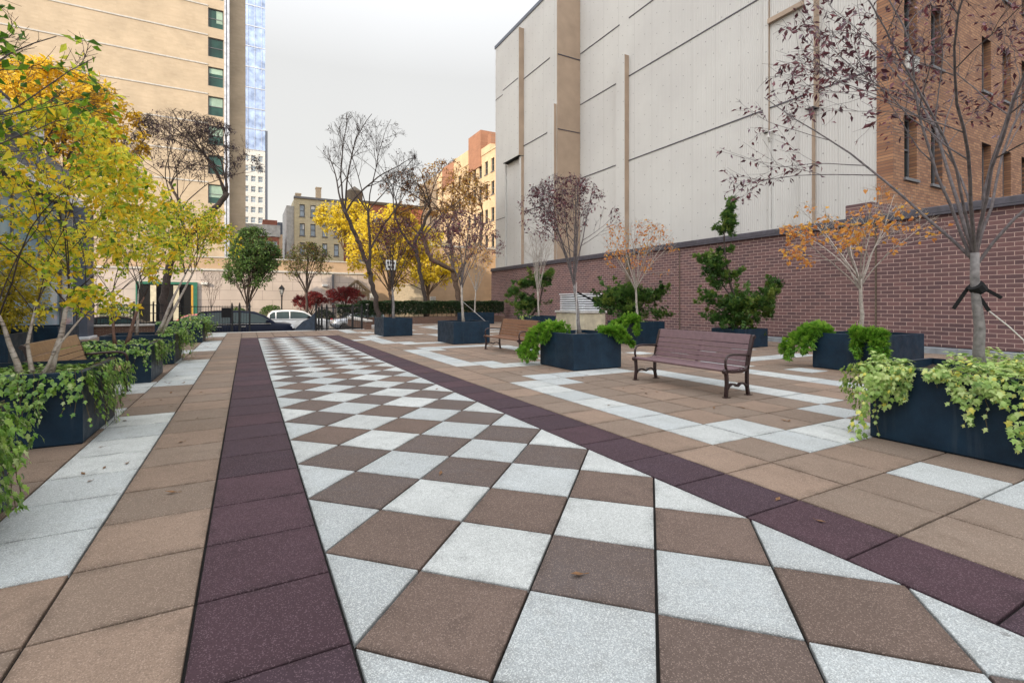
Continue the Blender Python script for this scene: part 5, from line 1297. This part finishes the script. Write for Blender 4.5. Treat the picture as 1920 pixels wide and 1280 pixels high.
    g = MB(); g.bbox(L_-.1,L_-.03,-hw*.5,hw*.5,.42,.6,.02); g.build('grille', M['black'], t_)
    return t_
car('minivan', 'navy minivan parked beyond the plaza edge, nose to the right', (-3.05,27.6,-.72), 0, (5.05,1.95,1.74,.98,1.06,(.12,.55,3.0,4.05),(.95,4.0),.34), 'carblue')
car('suv', 'white sport utility car behind the navy minivan nose', (.62,34.2,-.72), 0, (4.15,1.8,1.66,1.0,1.06,(.1,.5,2.4,3.15),(.75,3.3),.34), 'carwhite')
car('sedan', 'black saloon car seen through the iron gate', (5.5,37.4,-.72), 0, (4.6,1.85,1.42,.86,.92,(.45,1.2,2.6,3.5),(.9,3.6),.33), 'carblack')
car('sedan', 'silver car behind the iron fence at far left', (-12.2,33,-.72), 0, (4.6,1.82,1.42,.86,.92,(.45,1.2,2.6,3.5),(.9,3.6),.33), 'cargrey')
car('sedan', 'dark car right of the silver one, behind the fence at left', (-8.6,30.2,-.72), 0, (4.6,1.82,1.45,.86,.92,(.45,1.2,2.6,3.5),(.9,3.6),.33), 'carblack')
car('sedan', 'dull red car roof behind the ivy, left of the minivan', (-4.9,34.4,-.72), 0, (4.5,1.8,1.45,.86,.92,(.45,1.2,2.6,3.5),(.9,3.6),.33), 'carred')
car('hatchback', 'silver car by the handrail with its red tail lamp showing', (9.4,36.2,-.72), PI, (4.2,1.78,1.5,.9,.98,(.15,.6,2.4,3.2),(.75,3.35),.32), 'cargrey')

# ------------------------------------------------------------------ small things
st = MB(); st.tube([(6.17,-.02,1.56),(6.12,-.0,1.62)], .068, 10); st.bar((6.12,.05,1.6),(6.04,.14,1.38),.01,.032); st.bar((6.18,-.06,1.58),(6.24,-.16,1.49),.01,.032)
st.bar((6.1,.0,1.58),(6.17,-.09,1.36),.01,.032)
tag(st.build('tree_strap', M['black']), 'black strap tied round the trunk of the big plum tree', 'strap')
rp = MB(); rp.tube([(6.17,-.09,1.36),(6.3,-.2,1.2),(6.42,-.33,.99),(6.54,-.46,.74)], .006, 5)
tag(rp.build('guy_rope', M['rope']), 'white guy rope from the black strap down into the near planter', 'rope')
rp = MB(); rp.tube([(6.2,6.75,1.9),(6.0,6.5,.76)], .004, 4); tag(rp.build('guy_rope', M['rope']), 'thin white line beside the trunk in the square planter', 'rope')
st = MB(); st.bar((6.24,6.78,1.68),(6.55,6.62,1.5),.012,.04); tag(st.build('tree_strap', M['black']), 'short black strap on the trunk in the square planter', 'strap')
rp = MB(); rp.tube([(6.55,14.1,1.5),(7.2,13.5,.78)], .005, 4); tag(rp.build('guy_rope', M['rope']), 'thin line from the trunk to the planter corner left of the brown bench', 'rope')
# fallen leaves
rr = random.Random(99); lm = MB()
lm.add([(-.035,0,.004),(0,.016,.010),(.04,.002,.016),(0,-.016,.010),(0,0,.004)], [(0,4,1),(1,4,2),(2,4,3),(3,4,0)]); lm.tube([(-.035,0,.004),(-.055,.006,.006)], .0015, 4)
base = lm.build('fallen_leaf', [M['dead_leaf']]); first = True
pts = [(1.15,-.02),(-.9,2.3),(-1.5,3.25),(-1.62,3.15),(-1.35,3.3),(-1.0,3.85),(1.05,1.75),(3.05,.1),(2.95,-.25),(-1.52,2.9),(2.4,5.5),(4.9,5.6),(4.1,3.2),(4.6,6.5),(-.95,5.0),(-1.05,7.0),(-1.4,8.2),(5.2,3.6),(5.6,2.2)]
pts += [(rr.uniform(-1.7,9), rr.uniform(6,22)) for _ in range(46)]
pts += [(-1.86+abs(rr.gauss(0,.28)), rr.uniform(2.6,18)) for _ in range(26)] + [(5.6-abs(rr.gauss(0,.25)), rr.uniform(.7,8)) for _ in range(14)] + [(16.6-abs(rr.gauss(0,.3)), rr.uniform(4,16)) for _ in range(14)]
for (x, y) in pts:
    o = base if first else base.copy()
    if not first: COL.objects.link(o)
    first = False
    o.location = (x, y, .002); s_ = rr.uniform(.7,1.25); o.scale = (s_,s_,s_*rr.uniform(.6,1.4)); o.rotation_euler = (0,0,rr.uniform(0,6.28))
    tag(o, 'small dry brown leaf fallen on the paving', 'leaf', 'fallen leaves on the plaza')
